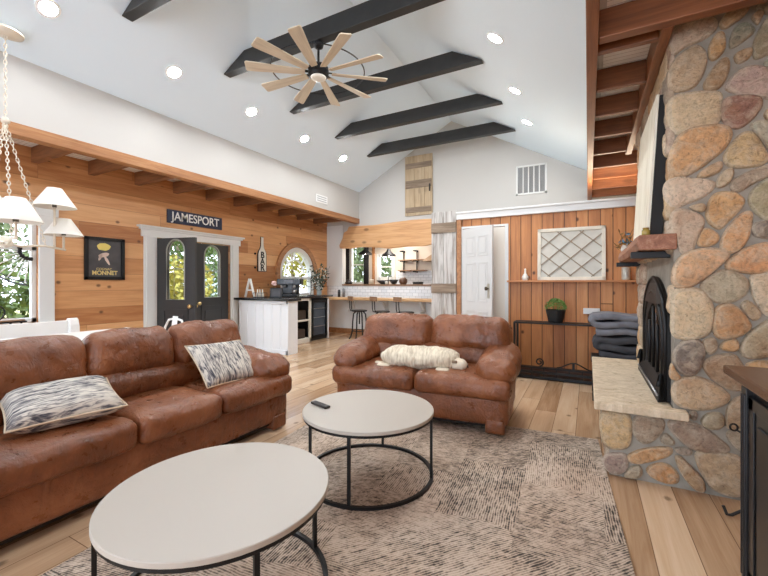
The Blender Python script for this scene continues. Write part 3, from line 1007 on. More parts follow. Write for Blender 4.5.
# cast iron firebox insert
def arch_pts(cy, hw, zb, zs, zt, n=16, gothic=0.0):
    p = [(cy + hw, zb)]
    for i in range(n + 1):
        a = PI * i / n
        c = math.cos(a)
        p.append((cy + hw * (abs(c) ** (1 + gothic)) * (1 if c >= 0 else -1), zs + (zt - zs) * math.sin(a)))
    p.append((cy - hw, zb))
    return p
m = MB(FP).plate([arch_pts(3.615, 0.535, 0.5, 1.0, 1.33, gothic=0.25), arch_pts(3.615, 0.36, 0.62, 0.86, 1.12, gothic=0.3)], 0.035, lambda a, b, t: (0.478 - t, a, b))
fb = m.build('firebox', IRON, fire, bevel=0.006)
m = MB(FP)
pts = arch_pts(3.615, 0.44, 0.56, 0.93, 1.22, gothic=0.3)
m.tube([(0.443, a, b) for a, b in pts], 0.014, 8)
pts = arch_pts(3.615, 0.53, 0.51, 1.0, 1.325, gothic=0.25)
m.tube([(0.445, a, b) for a, b in pts], 0.013, 8)
m.build('arch_moulding', BLACKM, fb, smooth=True)
FGL = NT('smoky_fire_glass', 0.12)
FGL.color(srgb(74, 54, 42))
MB(FP).plate([arch_pts(3.615, 0.36, 0.62, 0.86, 1.12, gothic=0.3)], 0.01, lambda a, b, t: (0.473 - t, a, b)).build('fire_glass', FGL.m, fb)
for a in (-0.2, 0.0, 0.2):
    MB(FP).tube([(0.447, 3.615 + a, 0.63), (0.447, 3.615 + a, 1.1 - abs(a) * 0.6)], 0.012, 8).build('door_bar', BLACKM, fb, smooth=True)
m = MB(FP)
m.add([(0.444, 3.2, 1.14), (0.444, 4.03, 1.14), (0.444, 3.75, 1.29), (0.444, 3.48, 1.29), (0.425, 3.3, 1.13), (0.425, 3.93, 1.13)], [(0, 3, 2, 1), (0, 4, 3), (1, 2, 5), (3, 4, 5, 2), (0, 1, 5, 4)])
m.build('smoke_hood', BLACKM, fb)
m = MB(FP)
m.add([(0.445, 3.08, 0.499), (0.445, 4.15, 0.499), (0.40, 4.18, 0.499), (0.40, 3.05, 0.499), (0.445, 3.08, 0.62), (0.445, 4.15, 0.62), (0.405, 4.16, 0.54), (0.405, 3.06, 0.54)],
      [(0, 1, 2, 3), (4, 7, 6, 5), (0, 4, 5, 1), (3, 2, 6, 7), (0, 3, 7, 4), (1, 5, 6, 2)])
lip = m.build('ash_lip', IRON, fb, bevel=0.004)
MB(FP).tube([(0.40, 3.06, 0.545), (0.40, 4.15, 0.545)], 0.007, 6).build('lip_rail', CHROME, lip, smooth=True)
for y in (3.07, 4.16):
    MB(FP).tube([(0.42, y, 0.52), (0.42, y, 0.68), (0.40, y - 0.02, 0.60)], 0.014, 8).build('door_latch', BLACKM, fb, smooth=True)

# weathered panel leaning above the mantel
WEATH = timber('weathered_cream_board', [(0.25, srgb(190, 178, 154)), (0.5, srgb(226, 218, 198)), (0.8, srgb(240, 235, 220))], 'Z', 0.7, 0.0)
pr = thing('leaning_panel', 'tall cream weathered board panel with black back leaning on the mantel', 'panel', (0.38, 3.55, 1.59))
o = (0.38, 3.55, 1.59)
def lean(x, y, z):
    return Vector((x + 0.055 * (z - 1.59) / 0.93, y, z))
m = MB(o)
for (a, b) in ((3.1, 3.395), (3.4, 3.695), (3.7, 4.0)):
    c = MB().box((0.345, a, 1.592), (0.362, b, 2.53))
    m.add([lean(*p) for p in c.v], c.f)
m.build('board_face', WEATH, pr, bevel=0.002)
c = MB().box((0.363, 3.09, 1.592), (0.43, 4.01, 2.52))
MB(o).add([lean(*p) for p in c.v], c.f).build('back_frame', plain('matt_black_paint', srgb(18, 16, 15), 0.7), pr)

# small things on the mantel
t_ = thing('glass_jar', 'small green and gold glass jar at the near end of the mantel', 'jar', (0.335, 3.04, 1.591))
MB().lathe([(0.0, 0.0), (0.02, 0.0), (0.023, 0.008), (0.023, 0.034), (0.016, 0.042)], n=16).build('jar_body', plain('green_gold_glass', srgb(160, 140, 70), 0.15), t_, smooth=True)
MB().lathe([(0.0, 0.042), (0.018, 0.042), (0.019, 0.044), (0.019, 0.052), (0.0, 0.054)], n=16).build('lid', plain('dull_gold', srgb(150, 120, 60), 0.3, 0.7), t_, smooth=True)

LEAFTAN = plain('dried_tan_leaf', srgb(150, 112, 62), 0.8)
def sprig(name, mat, parent, n, R, h0, h1, leaf, seed, spread=1.0, stem=0.0025, droop=0.0):
    r = random.Random(seed)
    st = MB(); lf = MB()
    for i in range(n):
        a = r.uniform(0, 2 * PI); d = R * r.uniform(0.3, 1.0) * spread; h = r.uniform(h0, h1)
        p0 = Vector((0, 0, 0.02)); p2 = Vector((d * math.cos(a), d * math.sin(a), h)); p1 = Vector((p2.x * 0.3, p2.y * 0.3, h * 0.6))
        pts = [p0.lerp(p1, t).lerp(p1.lerp(p2, t), t) for t in (0, .25, .5, .75, 1)]
        st.tube(pts, stem, 5)
        for k in range(5):
            b = pts[1 + k % 4] + Vector((r.uniform(-1, 1), r.uniform(-1, 1), r.uniform(-0.5, 1))) * leaf * 0.8
            u = Vector((r.uniform(-1, 1), r.uniform(-1, 1), r.uniform(-1, 1))).normalized()
            w = u.cross(Vector((r.uniform(-1, 1), r.uniform(-1, 1), r.uniform(-1, 1)))).normalized()
            lf.add([b - u * leaf, b + w * leaf * 0.4 + u * 0.1 * leaf, b + u * leaf, b - w * leaf * 0.4], [(0, 1, 2, 3)])
    return st, lf

fl = thing('flower_arrangement', 'blue and dried tan flowers at the far end of the timber mantel', 'flowers', (0.34, 4.6, 1.591))
MB().lathe([(0.0, 0.0), (0.04, 0.0), (0.05, 0.03), (0.035, 0.07), (0.03, 0.08)], n=16).build('vase', plain('pale_clay', srgb(196, 186, 176), 0.6), fl, smooth=True)
s_, l_ = sprig('x', None, None, 12, 0.16, 0.06, 0.22, 0.03, 4)
s_.build('stem', plain('dry_stem', srgb(110, 86, 52), 0.8), fl)
l_.build('dried_leaves', LEAFTAN, fl)
s_, l_ = sprig('x', None, None, 8, 0.08, 0.1, 0.2, 0.028, 9)
l_.build('blue_petals', plain('blue_petal', srgb(96, 130, 150), 0.7), fl)

# fire tools behind the sideboard
ft = thing('fireplace_tool_stand', 'black iron fireplace tool stand half hidden behind the black sideboard', 'fire tools', (0.80, 2.72, 0))
m = MB()
for k in range(3):
    a = 2.9 + k * 2 * PI / 3
    m.tube([(0.0, 0, 0.07), (0.06 * math.cos(a), 0.06 * math.sin(a), 0.06), (0.11 * math.cos(a), 0.11 * math.sin(a), 0.012), (0.13 * math.cos(a), 0.13 * math.sin(a), 0.008), (0.145 * math.cos(a), 0.145 * math.sin(a), 0.05)], 0.008, 8)
m.build('foot', IRON, ft, smooth=True)
MB().tube([(0, 0, 0.06), (0, 0, 0.62)], 0.008, 8).build('pole', IRON, ft, smooth=True)
m = MB().tube([(-0.105 + 0.016 * math.cos(a), 0, 0.5 + 0.018 * math.sin(a)) for a in [2 * PI * i / 14 for i in range(14)]], 0.005, 6, closed=True)
m.tube([(-0.09, 0, 0.485), (0, 0, 0.43)], 0.005, 6)
m.build('hook', IRON, ft, smooth=True)
MB().tube([(0.05, -0.03, 0.05), (0.04, 0, 0.55)], 0.006, 6).build('poker', IRON, ft, smooth=True)

# ================================================================== SIDEBOARD AT RIGHT
sb = thing('sideboard', 'black painted sideboard with brown wooden top at the right edge of the room', 'sideboard', (0.78, 1.4, 0))
o = (0.78, 1.4, 0)
BLK = plain('satin_black_paint', srgb(20, 20, 22), 0.35, bump=(30, 0.1, 0.002))
TOPW = timber('brown_oiled_top', [(0.25, srgb(58, 36, 24)), (0.5, srgb(88, 58, 40)), (0.8, srgb(122, 86, 62))], 'Y', 0.25, 0.3)
MB(o).box((0.567, 0.78, 0.08), (1.035, 2.04, 0.875)).build('carcass', BLK, sb, bevel=0.004)
MB(o).box((0.50, 0.72, 0.902), (1.045, 2.095, 0.938)).build('top', TOPW, sb, bevel=0.006)
m = MB(o).box((0.53, 0.75, 0.885), (1.04, 2.07, 0.902)).box((0.548, 0.765, 0.868), (1.04, 2.055, 0.886))
m.build('cornice', BLK, sb, bevel=0.005)
for y in (0.78, 1.99):
    m = MB(o).box((0.545, y, 0.0), (0.60, y + 0.055, 0.868))
    for k in range(2):
        m.tube([(0.545, y + 0.016 + 0.022 * k, 0.12), (0.545, y + 0.016 + 0.022 * k, 0.84)], 0.007, 8)
    m.build('corner_post', BLK, sb, bevel=0.003)
for (a, b) in ((0.84, 1.205), (1.215, 1.595), (1.605, 1.985)):
    m = MB(o).box((0.556, a, 0.12), (0.568, b, 0.84)).box((0.55, a, 0.12), (0.557, a + 0.05, 0.84)).box((0.55, b - 0.05, 0.12), (0.557, b, 0.84)).box((0.55, a, 0.79), (0.557, b, 0.84)).box((0.55, a, 0.12), (0.557, b, 0.17))
    d = m.build('side_panel', BLK, sb, bevel=0.003)
    MB(o).box((0.548, a + 0.09, 0.21), (0.557, b - 0.09, 0.75)).build('raised_field', BLK, d, bevel=0.004)
# ================================================================== RUG
t = NT('woven_patch_rug', 0.95)
v, ax = t.obj_xyz()
x, y = ax['X'], ax['Y']
wob = t.math('MULTIPLY', t.noise(v, 2.2, 3), 0.16)
bx_ = t.math('FLOOR', t.math('DIVIDE', t.math('ADD', x, wob), 0.42))
by_ = t.math('FLOOR', t.math('DIVIDE', t.math('ADD', y, t.math('ADD', wob, t.math('MULTIPLY', t.white(t.vec(bx_, 4.4)), 0.3))), 0.34))
idn = t.white(t.vec(t.math('ADD', bx_, 0.3), t.math('ADD', by_, 0.6)))
id2 = t.white(t.vec(t.math('ADD', bx_, 5.3), t.math('ADD', by_, 2.6)))
warp = t.noise(v, 9.0, 2)
def dash(a, b, o):
    bb = t.math('ADD', t.math('MULTIPLY', b, 78.0), t.math('MULTIPLY', warp, 1.3))
    row = t.math('FLOOR', bb)
    n1 = t.noise(t.vec(t.math('ADD', t.math('MULTIPLY', a, 17.0), t.math('ADD', o, t.math('MULTIPLY', t.white(t.vec(row, o)), 50.0))), t.math('MULTIPLY', row, 0.13)), 1.0, 3, 0.7)
    fr = t.math('FRACT', bb)
    tri = t.math('ABSOLUTE', t.math('SUBTRACT', fr, 0.5))
    return t.math('ADD', n1, t.math('MULTIPLY', t.math('SUBTRACT', tri, 0.25), 0.55))
d1_ = dash(x, y, 0.0)
d2_ = dash(y, x, 7.0)
dg = t.math('MULTIPLY', t.math('ADD', x, y), 0.7071)
dh = t.math('MULTIPLY', t.math('SUBTRACT', x, y), 0.7071)
d3_ = dash(dg, dh, 3.0)
m1 = t.math('GREATER_THAN', idn, 0.38)
m2 = t.math('GREATER_THAN', idn, 0.74)
pat = t.mix(m2, t.mix(m1, d1_, d2_), d3_)
fine = t.noise(v, 130, 3, 0.7)
patch = t.math('MULTIPLY', t.math('SUBTRACT', id2, 0.5), 0.12)
blot = t.math('MULTIPLY', t.math('SUBTRACT', t.noise(v, 3.5, 4), 0.5), 0.35)
f1 = t.math('ADD', t.math('ADD', pat, patch), t.math('ADD', blot, t.math('MULTIPLY', t.math('SUBTRACT', fine, 0.5), 0.3)))
c = t.ramp(f1, [(0.27, srgb(62, 55, 50)), (0.39, srgb(130, 118, 107)), (0.48, srgb(182, 167, 152)), (0.65, srgb(212, 198, 184))])
tone = t.ramp(t.noise(v, 1.6, 3), [(0.35, srgb(232, 214, 200)), (0.65, srgb(255, 250, 244))])
t.color(t.mix(0.8, c, tone, 'MULTIPLY'))
t.bump(t.math('ADD', f1, t.math('MULTIPLY', fine, 0.6)), 0.6, 0.006)
RUG = t.m
rg = MB().box((-2.36, -3.05, 0.0), (0, 0, 0.011)).build('rug', RUG, bevel=0.004)
rg.location = (0.07, 3.57, 0.001)
rg.rotation_euler = (0, 0, math.radians(4))
tag(rg, 'large beige and charcoal patchwork rug under the two round tables', 'rug')

# ================================================================== SOFAS
def sofa(name, label, loc, rz, W, D, seats, arm_w, seed):
    s = thing(name, label, 'sofa', loc, rz)
    # plinth and shell
    m = MB().box((0.06, 0.10, 0.05), (W - 0.06, D - 0.04, 0.09))
    m.build('plinth', LEATHERD, s)
    m = MB()
    soft_box(m, (W - 0.05, D - 0.12, 0.26), 0.035, 16, (W / 2, 0.06 + (D - 0.12) / 2, 0.205), (0, 0.012, 0), 0.006, 4, seed, crease=0.004)
    m.build('base', LEATHER, s, smooth=True)
    m = MB()
    soft_box(m, (W - 0.10, 0.2, 0.62), 0.06, 14, (W / 2, D - 0.11, 0.51), (0, 0.01, 0), 0.005, 4, seed + 3)
    m.build('back_shell', LEATHER, s, smooth=True)
    edges = seats
    for i in range(len(edges) - 1):
        a, b = edges[i], edges[i + 1]
        m = MB()
        soft_box(m, (b - a - 0.004, 0.70, 0.175), 0.06, 22, ((a + b) / 2, 0.35, 0.385), (0.0, 0.02, 0.022), 0.007, 5.5, seed + i * 7.1,
                 [(1, -0.30, 0.012, 0.006)], crease=0.006)
        m.build('seat_cushion', LEATHER, s, smooth=True)
    inner = [0.07] + list(edges[1:-1]) + [W - 0.07]
    for i in range(len(inner) - 1):
        a, b = inner[i], inner[i + 1]
        mid = (a + b) / 2
        M = Matrix.Translation((mid, D - 0.285, 0.745)) @ Matrix.Rotation(math.radians(-14), 4, 'X')
        m = MB()
        soft_box(m, (b - a - 0.004, 0.23, 0.345), 0.095, 24, (0, 0, 0), (0.012, 0.035, 0.02), 0.013, 5.0, seed + 20 + i * 5.3,
                 [(0, 0.0, 0.014, 0.01)] if b - a > 0.5 else (), M, crease=0.014)
        m.build('back_cushion', LEATHER, s, smooth=True)
    m = MB()
    M = Matrix.Translation((W / 2, D - 0.34, 0.54)) @ Matrix.Rotation(math.radians(-8), 4, 'X')
    soft_box(m, (W - arm_w * 1.5, 0.22, 0.22), 0.09, 30, (0, 0, 0), (0, 0.02, 0), 0.016, 5.5, seed + 41, (), M, crease=0.016)
    m.build('lumbar_roll', LEATHER, s, smooth=True)
    for sgn, x0 in ((-1, arm_w / 2 - 0.015), (1, W - arm_w / 2 + 0.015)):
        m = MB()
        M = Matrix.Translation((x0, 0.44, 0.545)) @ Matrix.Rotation(math.radians(5), 4, 'X')
        soft_box(m, (arm_w + 0.03, 0.76, 0.2), 0.095, 22, (0, 0, 0), (0.012, 0.03, 0.025), 0.014, 5.5, seed + 60 + sgn * 4, (), M, crease=0.018)
        m.build('armrest', LEATHER, s, smooth=True)
        xx = 0.05 if sgn < 0 else W - 0.21
        for yy in (0.045, D - 0.18):
            q = MB(); soft_box(q, (0.16, 0.11, 0.12), 0.02, 6, (xx + 0.08, yy + 0.055, 0.072))
            q.build('foot', LEATHER, s, smooth=True)
    return s

sofa('three_seat_sofa', 'long brown leather three seat sofa along the left side', (-2.33, 0.28, 0.0), PI / 2, 2.39, 0.97, [0, 1.05, 1.65, 2.39], 0.30, 2.0)
sofa('loveseat', 'brown leather two seat sofa facing the camera behind the farther round table', (-2.20, 3.04, 0.012), math.radians(5.5), 1.66, 0.97, [0, 0.83, 1.66], 0.28, 33.0)

# ================================================================== CUSHIONS
def ikat(name, along):
    t = NT(name, 0.9)
    v, ax = t.obj_xyz()
    a, b = (ax['X'], ax['Y']) if along == 'X' else (ax['Y'], ax['X'])
    n = t.noise(t.vec(t.math('MULTIPLY', a, 9.0), t.math('MULTIPLY', b, 62.0)), 1.0, 4, 0.6, 1.1)
    n2 = t.noise(v, 7.0, 3)
    f = t.math('ADD', n, t.math('MULTIPLY', t.math('SUBTRACT', n2, 0.5), 0.25))
    t.color(t.ramp(f, [(0.36, srgb(58, 58, 68)), (0.46, srgb(140, 134, 132)), (0.54, srgb(206, 198, 186)), (0.75, srgb(222, 214, 202))]))
    t.bump(t.noise(v, 150, 2), 0.3, 0.002)
    return t.m

BEIGE = plain('beige_linen', srgb(206, 186, 160), 0.9, bump=(160, 0.2, 0.002))
def pillow(name, label, org, e1, e2, w, h, th, mat, piping):
    M = frame_matrix(org, e1, e2)
    o = thing(name, label, 'cushion', org)
    o.rotation_euler = M.to_euler()
    pillow_mesh(MB(), w, h, th).build('cover', mat, o, smooth=True)
    n = 16
    pts = []
    for (sx, sy, ex, ey) in ((-1, -1, 1, -1), (1, -1, 1, 1), (1, 1, -1, 1), (-1, 1, -1, -1)):
        for k in range(n):
            x = sx + (ex - sx) * k / n; y = sy + (ey - sy) * k / n
            pts.append((x * (1 - 0.06 * (1 - y * y)) * w / 2, y * (1 - 0.06 * (1 - x * x)) * h / 2, 0))
    MB().tube(pts, 0.006, 6, closed=True).build('piping', piping, o, smooth=True)
    return o

pl = pillow('throw_pillow', 'grey striped woven pillow with beige underside lying on the near end of the long sofa', (-2.68, 1.09, 0.595), (0.22, 0.97, 0.02), (-0.90, 0.22, 0.20), 0.52, 0.44, 0.17, ikat('ikat_stripe_long', 'X'), BEIGE)
pillow('throw_pillow', 'charcoal and cream streaked pillow propped against the far end of the long sofa', (-2.665, 2.2, 0.625), (0.06, 1.0, -0.03), (-0.66, -0.06, 0.62), 0.52, 0.42, 0.13, ikat('ikat_stripe_cross', 'Y'), BEIGE)

# lamb shaped knitted pillow
KN = NT('cream_cable_knit', 0.95)
v, ax = KN.obj_xyz()
wv = KN.noise(KN.vec(KN.math('MULTIPLY', ax['X'], 60.0), KN.math('MULTIPLY', ax['Y'], 14.0), KN.math('MULTIPLY', ax['Z'], 14.0)), 1.0, 3)
KN.color(KN.ramp(wv, [(0.3, srgb(184, 168, 144)), (0.6, srgb(224, 212, 190))]))
KN.bump(wv, 0.8, 0.012)
lm = thing('lamb_pillow', 'cream knitted lamb shaped pillow lying on the two seat sofa', 'cushion', (-1.43, 3.42, 0.565), math.radians(9))
m = MB(); soft_box(m, (0.66, 0.27, 0.165), 0.08, 24, (0, 0, 0), (0.05, 0.04, 0.02), 0.012, 14, 5, (), None, crease=0.008)
m.build('body', KN.m, lm, smooth=True)
m = MB(); soft_box(m, (0.13, 0.11, 0.085), 0.04, 12, (0.385, -0.07, -0.03), (0.01, 0.01, 0.01), 0.004, 12, 3)
hd = m.build('head', plain('cream_plush', srgb(214, 200, 178), 0.95), lm, smooth=True)
m = MB(); soft_box(m, (0.03, 0.03, 0.025), 0.012, 5, (0.452, -0.08, -0.035)); m.build('nose', plain('dark_thread', srgb(60, 48, 40), 0.8), hd, smooth=True)
for s in (-1, 1):
    m = MB(); soft_box(m, (0.05, 0.02, 0.026), 0.009, 6, (0.352, -0.07 + s * 0.06, 0.005), (0, 0, 0), 0, 1, 0, (), None)
    m.build('ear', plain('brown_plush', srgb(128, 108, 88), 0.95), hd, smooth=True)
for (x, yy) in ((0.25, -0.16), (-0.32, -0.13)):
    m = MB(); soft_box(m, (0.13, 0.08, 0.055), 0.026, 8, (x, yy, -0.075)); m.build('leg', bpy.data.materials['cream_plush'], lm, smooth=True)
m = MB(); soft_box(m, (0.11, 0.05, 0.045), 0.02, 7, (-0.38, -0.06, -0.07)); m.build('tail', bpy.data.materials['cream_plush'], lm, smooth=True)

# ================================================================== ROUND TABLES
def round_table(label, loc, legs):
    z0 = 0.013
    t_ = thing('coffee_table', label, 'coffee table', (loc[0], loc[1], z0), 0, 'pair of round coffee tables')
    H = 0.45 - z0
    R = 0.432
    MB().lathe([(0.0, H - 0.022), (R - 0.003, H - 0.022), (R, H - 0.019), (R, H - 0.003), (R - 0.003, H), (0.0, H)], n=80, cap=False).build('tabletop', TABLEW, t_)
    m = MB().lathe([(R - 0.03, H - 0.038), (R - 0.006, H - 0.038), (R - 0.006, H - 0.022), (R - 0.03, H - 0.022), (R - 0.03, H - 0.038)], n=64, cap=False)
    m.build('top_ring', BLACKM, t_)
    m = MB().lathe([(R - 0.022, 0.0), (R - 0.002, 0.0), (R - 0.002, 0.018), (R - 0.022, 0.018), (R - 0.022, 0.0)], n=64, cap=False)
    m.build('base_ring', BLACKM, t_)
    for a in legs:
        a = math.radians(a)
        M = Matrix.Rotation(a, 4, 'Z')
        MB().box((R - 0.022, -0.009, 0.016), (R - 0.006, 0.009, H - 0.036), M).build('leg', BLACKM, t_)
    return t_
round_table('round cream topped coffee table with black frame nearest the camera', (-1.322, 1.076), (-25, 65, 155, 245))
round_table('round cream topped coffee table with a remote on it, before the two seat sofa', (-1.294, 2.214), (-75, 15, 105, 195))

rm = thing('remote_control', 'black remote control on the farther round table', 'remote', (-1.595, 2.085, 0.4505), math.radians(-17))
MB().box((-0.085, -0.022, 0.001), (0.085, 0.022, 0.018)).build('casing', plain('black_plastic', srgb(34, 32, 32), 0.4), rm, bevel=0.006)
m = MB()
for i in range(5):
    for j in range(3):
        m.box((-0.06 + i * 0.022, -0.013 + j * 0.01, 0.018), (-0.048 + i * 0.022, -0.007 + j * 0.01, 0.0205))
bt = m.build('buttons', plain('grey_rubber', srgb(96, 94, 94), 0.6), rm)

# ================================================================== CONSOLE, PLANT, BLANKETS BY THE BOARD WALL
cs = thing('console_table', 'low black iron console with scrollwork against the board wall', 'console', (-0.35, 5.6, 0))
o = (-0.35, 5.6, 0)
x0, x1, y0, y1 = -0.90, 0.30, 5.44, 5.72
MB(o).box((x0, y0, 0.735), (x1, y1, 0.755)).build('top', BLACKM, cs, bevel=0.003)
for xx in (x0, x1 - 0.028):
    for yy in (y0, y1 - 0.028):
        MB(o).box((xx, yy, 0), (xx + 0.028, yy + 0.028, 0.735)).build('leg', BLACKM, cs)
m = MB(o).box((x0, y0 + 0.002, 0.012), (x1, y1, 0.05)).box((x0, y0 + 0.002, 0.085), (x1, y0 + 0.03, 0.115)).box((x0, y0 + 0.004, 0.15), (x1, y0 + 0.018, 0.165))
m.build('base_shelf', BLACKM, cs)
def spiral(cx, cz, r0, turns, flip=1):
    return [(cx + flip * r0 * (1 - 0.75 * i / 40) * math.cos(turns * 2 * PI * i / 40 - PI / 2), y0 + 0.012, cz + r0 * (1 - 0.75 * i / 40) * math.sin(turns * 2 * PI * i / 40 - PI / 2)) for i in range(41)]
for cx, fl_ in ((-0.57, 1), (0.20, -1)):
    MB(o).tube(spiral(cx, 0.235, 0.055, 1.5, fl_), 0.009, 6).build('scroll', BLACKM, cs, smooth=True)
pts = [(-0.36 + 0.4 * i / 20, y0 + 0.012, 0.18 + 0.075 * math.sin(PI * i / 20) ** 2) for i in range(21)]
MB(o).tube(pts, 0.008, 6).build('scroll_arch', BLACKM, cs, smooth=True)
MB(o).box((-0.18, y0 + 0.004, 0.165), (-0.15, y0 + 0.02, 0.25)).build('crest_block', BLACKM, cs)
for k in range(8):
    xx = -0.82 + k * 0.15
    MB(o).box((xx, y0 + 0.006, 0.05), (xx + 0.012, y0 + 0.016, 0.155)).build('baluster', BLACKM, cs)

pt = thing('potted_plant', 'small round green plant in a black pot on the iron console', 'plant', (-0.385, 5.62, 0.7555))
MB().lathe([(0.0, 0.0), (0.085, 0.0), (0.09, 0.005), (0.125, 0.165), (0.118, 0.168), (0.11, 0.15), (0.0, 0.15)], n=28, cap=False).build('pot', plain('matt_black_pot', srgb(26, 26, 26), 0.6), pt, smooth=False)
r = random.Random(3)
m = MB()
for i in range(900):
    a = r.uniform(0, 2 * PI); ph = r.uniform(-0.15, PI / 2)
    rr = r.uniform(0.75, 1.0)
    b = Vector((0.135 * math.cos(ph) * math.cos(a), 0.135 * math.cos(ph) * math.sin(a), 0.19 + 0.125 * math.sin(ph))) * 1.0
    b = Vector((b.x * rr, b.y * rr, 0.19 + (b.z - 0.19) * rr))
    u = (Vector((b.x, b.y, b.z - 0.15)).normalized() + Vector((r.uniform(-1, 1), r.uniform(-1, 1), r.uniform(-1, 1))) * 0.8).normalized()
    w = u.cross(Vector((r.uniform(-1, 1), r.uniform(-1, 1), r.uniform(-1, 1)))).normalized()
    L = 0.016
    m.add([b - u * L * .3, b + w * L * 0.45, b + u * L, b - w * L * 0.45], [(0, 1, 2, 3)])
GREENP = plain('box_leaf_green', srgb(112, 142, 70), 0.6, var=0.4)
m.build('foliage', GREENP, pt)

lc = thing('log_stand', 'low dark metal stand beyond the hearth carrying the folded blankets', 'stand', (0.30, 4.98, 0))
o = (0.30, 4.98, 0)
MB(o).box((0.03, 4.74, 0.42), (0.58, 5.22, 0.45)).box((0.04, 4.75, 0.37), (0.57, 5.21, 0.42)).build('tray', IRON, lc, bevel=0.004)
for xx in (0.04, 0.545):
    for yy in (4.75, 5.185):
        MB(o).box((xx, yy, 0), (xx + 0.025, yy + 0.025, 0.37)).build('leg', IRON, lc)

def blanket(name, label, c1, c2, z0, layers, lh, x0, x1, y0, y1, seed):
    r = random.Random(seed)
    path = []
    for k in range(layers):
        zz = z0 + lh / 2 + k * lh
        xs = [x0 + 0.045 + 0.02 * r.random(), x1 - 0.04]
        seq = xs if k % 2 == 0 else xs[::-1]
        n = 7
        for i in range(n + 1):
            s = i / n
            path.append((seq[0] + (seq[1] - seq[0]) * s, zz + 0.012 * math.sin(s * 7 + k + seed)))
        if k < layers - 1:
            cx = seq[1]; sg = 1 if k % 2 == 0 else -1
            for i in range(1, 6):
                a = -PI / 2 + PI * i / 6
                path.append((cx + sg * lh * 0.55 * math.cos(a), zz + lh / 2 + lh / 2 * math.sin(a)))
    th = lh * 0.40
    P = [Vector((a, 0, b)) for a, b in path]
    L, Rr = [], []
    for i, p in enumerate(P):
        tg = (P[min(i + 1, len(P) - 1)] - P[max(i - 1, 0)]).normalized()
        nn = Vector((-tg.z, 0, tg.x))
        L.append(p + nn * th); Rr.append(p - nn * th)
    m = MB()
    ny = 8
    k = len(P)
    rows = []
    for j in range(ny + 1):
        y = y0 + (y1 - y0) * j / ny
        row = L + Rr[::-1]
        rows.append([Vector((q.x + 0.012 * noise.noise(Vector((q.x * 6, y * 6, q.z * 9 + seed))), y + 0.02 * noise.noise(Vector((q.x * 5, q.z * 25, seed))), q.z + 0.006 * noise.noise(Vector((q.x * 9, y * 9, seed))))) for q in row])
    n = 2 * k
    v = [q for row in rows for q in row]
    f = []
    for j in range(ny):
        for i in range(n):
            f.append((j * n + i, j * n + (i + 1) % n, (j + 1) * n + (i + 1) % n, (j + 1) * n + i))
    for j in (0, ny):
        for i in range(k - 1):
            q = (j * n + i, j * n + i + 1, j * n + n - 2 - i, j * n + n - 1 - i)
            f.append(q)
    o = m.add(v, f).build(name, plain(name + '_fleece', c1, 0.95, bump=(60, 0.5, 0.004), var=0.2), None, smooth=True)
    return tag(o, label, 'blanket', 'folded blankets beyond the hearth')
blanket('folded_blanket', 'dark charcoal folded blanket at the bottom of the pile beyond the hearth', srgb(62, 62, 66), None, 0.452, 3, 0.085, 0.06, 0.6, 4.76, 5.2, 1.0)
blanket('folded_blanket', 'grey folded fleece blanket on top of the pile beyond the hearth', srgb(112, 112, 118), None, 0.715, 3, 0.078, 0.03, 0.6, 4.76, 5.2, 4.0)

wb = thing('wall_outlet_box', 'white rectangular outlet box on the board wall above the blankets', 'outlet', (0.04, 5.89, 0.90))
MB().box((-0.10, -0.03, -0.04), (0.10, 0.009, 0.04)).build('cover', TRIMW, wb, bevel=0.006)

# ledge with things on it
lg = MB((0, 5.84, 1.3)).box((-1.045, 5.765, 1.292), (1.04, 5.898, 1.318)).build('wall_shelf', timber('shelf_pine', [(0.25, srgb(150, 88, 46)), (0.5, srgb(190, 124, 72)), (0.8, srgb(212, 150, 98))], 'X', 0.5, 0.5), bevel=0.004)
lg.location = (0, 5.84, 1.3)
tag(lg, 'narrow pine ledge running along the vertical board wall', 'shelf')
gz = thing('ceramic_figurine', 'small white ceramic bird figurine on the pine ledge beside the closet door', 'figurine', (-0.80, 5.83, 1.3185))
MB().lathe([(0.0, 0.0), (0.035, 0.0), (0.045, 0.02), (0.045, 0.05), (0.03, 0.08), (0.014, 0.1), (0.012, 0.15), (0.016, 0.16), (0.0, 0.172)], n=18, cap=False).build('body', plain('glazed_white', srgb(238, 234, 224), 0.25), gz, smooth=True)
MB().lathe([(0.0, 0.0), (0.006, 0.002), (0.0, 0.03)], (0.014, 0, 0.155), 8, 'X').build('beak', plain('ochre_glaze', srgb(180, 140, 80), 0.4), gz)

lf = thing('lattice_frame', 'cream window style frame with diagonal lattice standing on the pine ledge', 'picture frame', (-0.215, 5.83, 1.3185))
M = Matrix.Translation((-0.0, 0, 0)) @ Matrix.Rotation(math.radians(-3.5), 4, 'X')
Wd, Hd = 0.84, 0.725
m = MB()
for (a, b, c, d) in ((-Wd / 2, -Wd / 2 + 0.045, 0, Hd), (Wd / 2 - 0.045, Wd / 2, 0, Hd), (-Wd / 2, Wd / 2, 0, 0.045), (-Wd / 2, Wd / 2, Hd - 0.045, Hd)):
    m.box((a, -0.018, c), (b, 0.012, d), M)
m.build('frame', plain('antique_cream_paint', srgb(226, 218, 200), 0.6, var=0.08), lf, bevel=0.003)
MB().box((-Wd / 2 + 0.03, 0.002, 0.03), (Wd / 2 - 0.03, 0.008, Hd - 0.03), M).build('backing', plain('pale_grey_board', srgb(206, 202, 190), 0.5, var=0.06), lf)
m = MB()
iw, ih = Wd - 0.09, Hd - 0.09
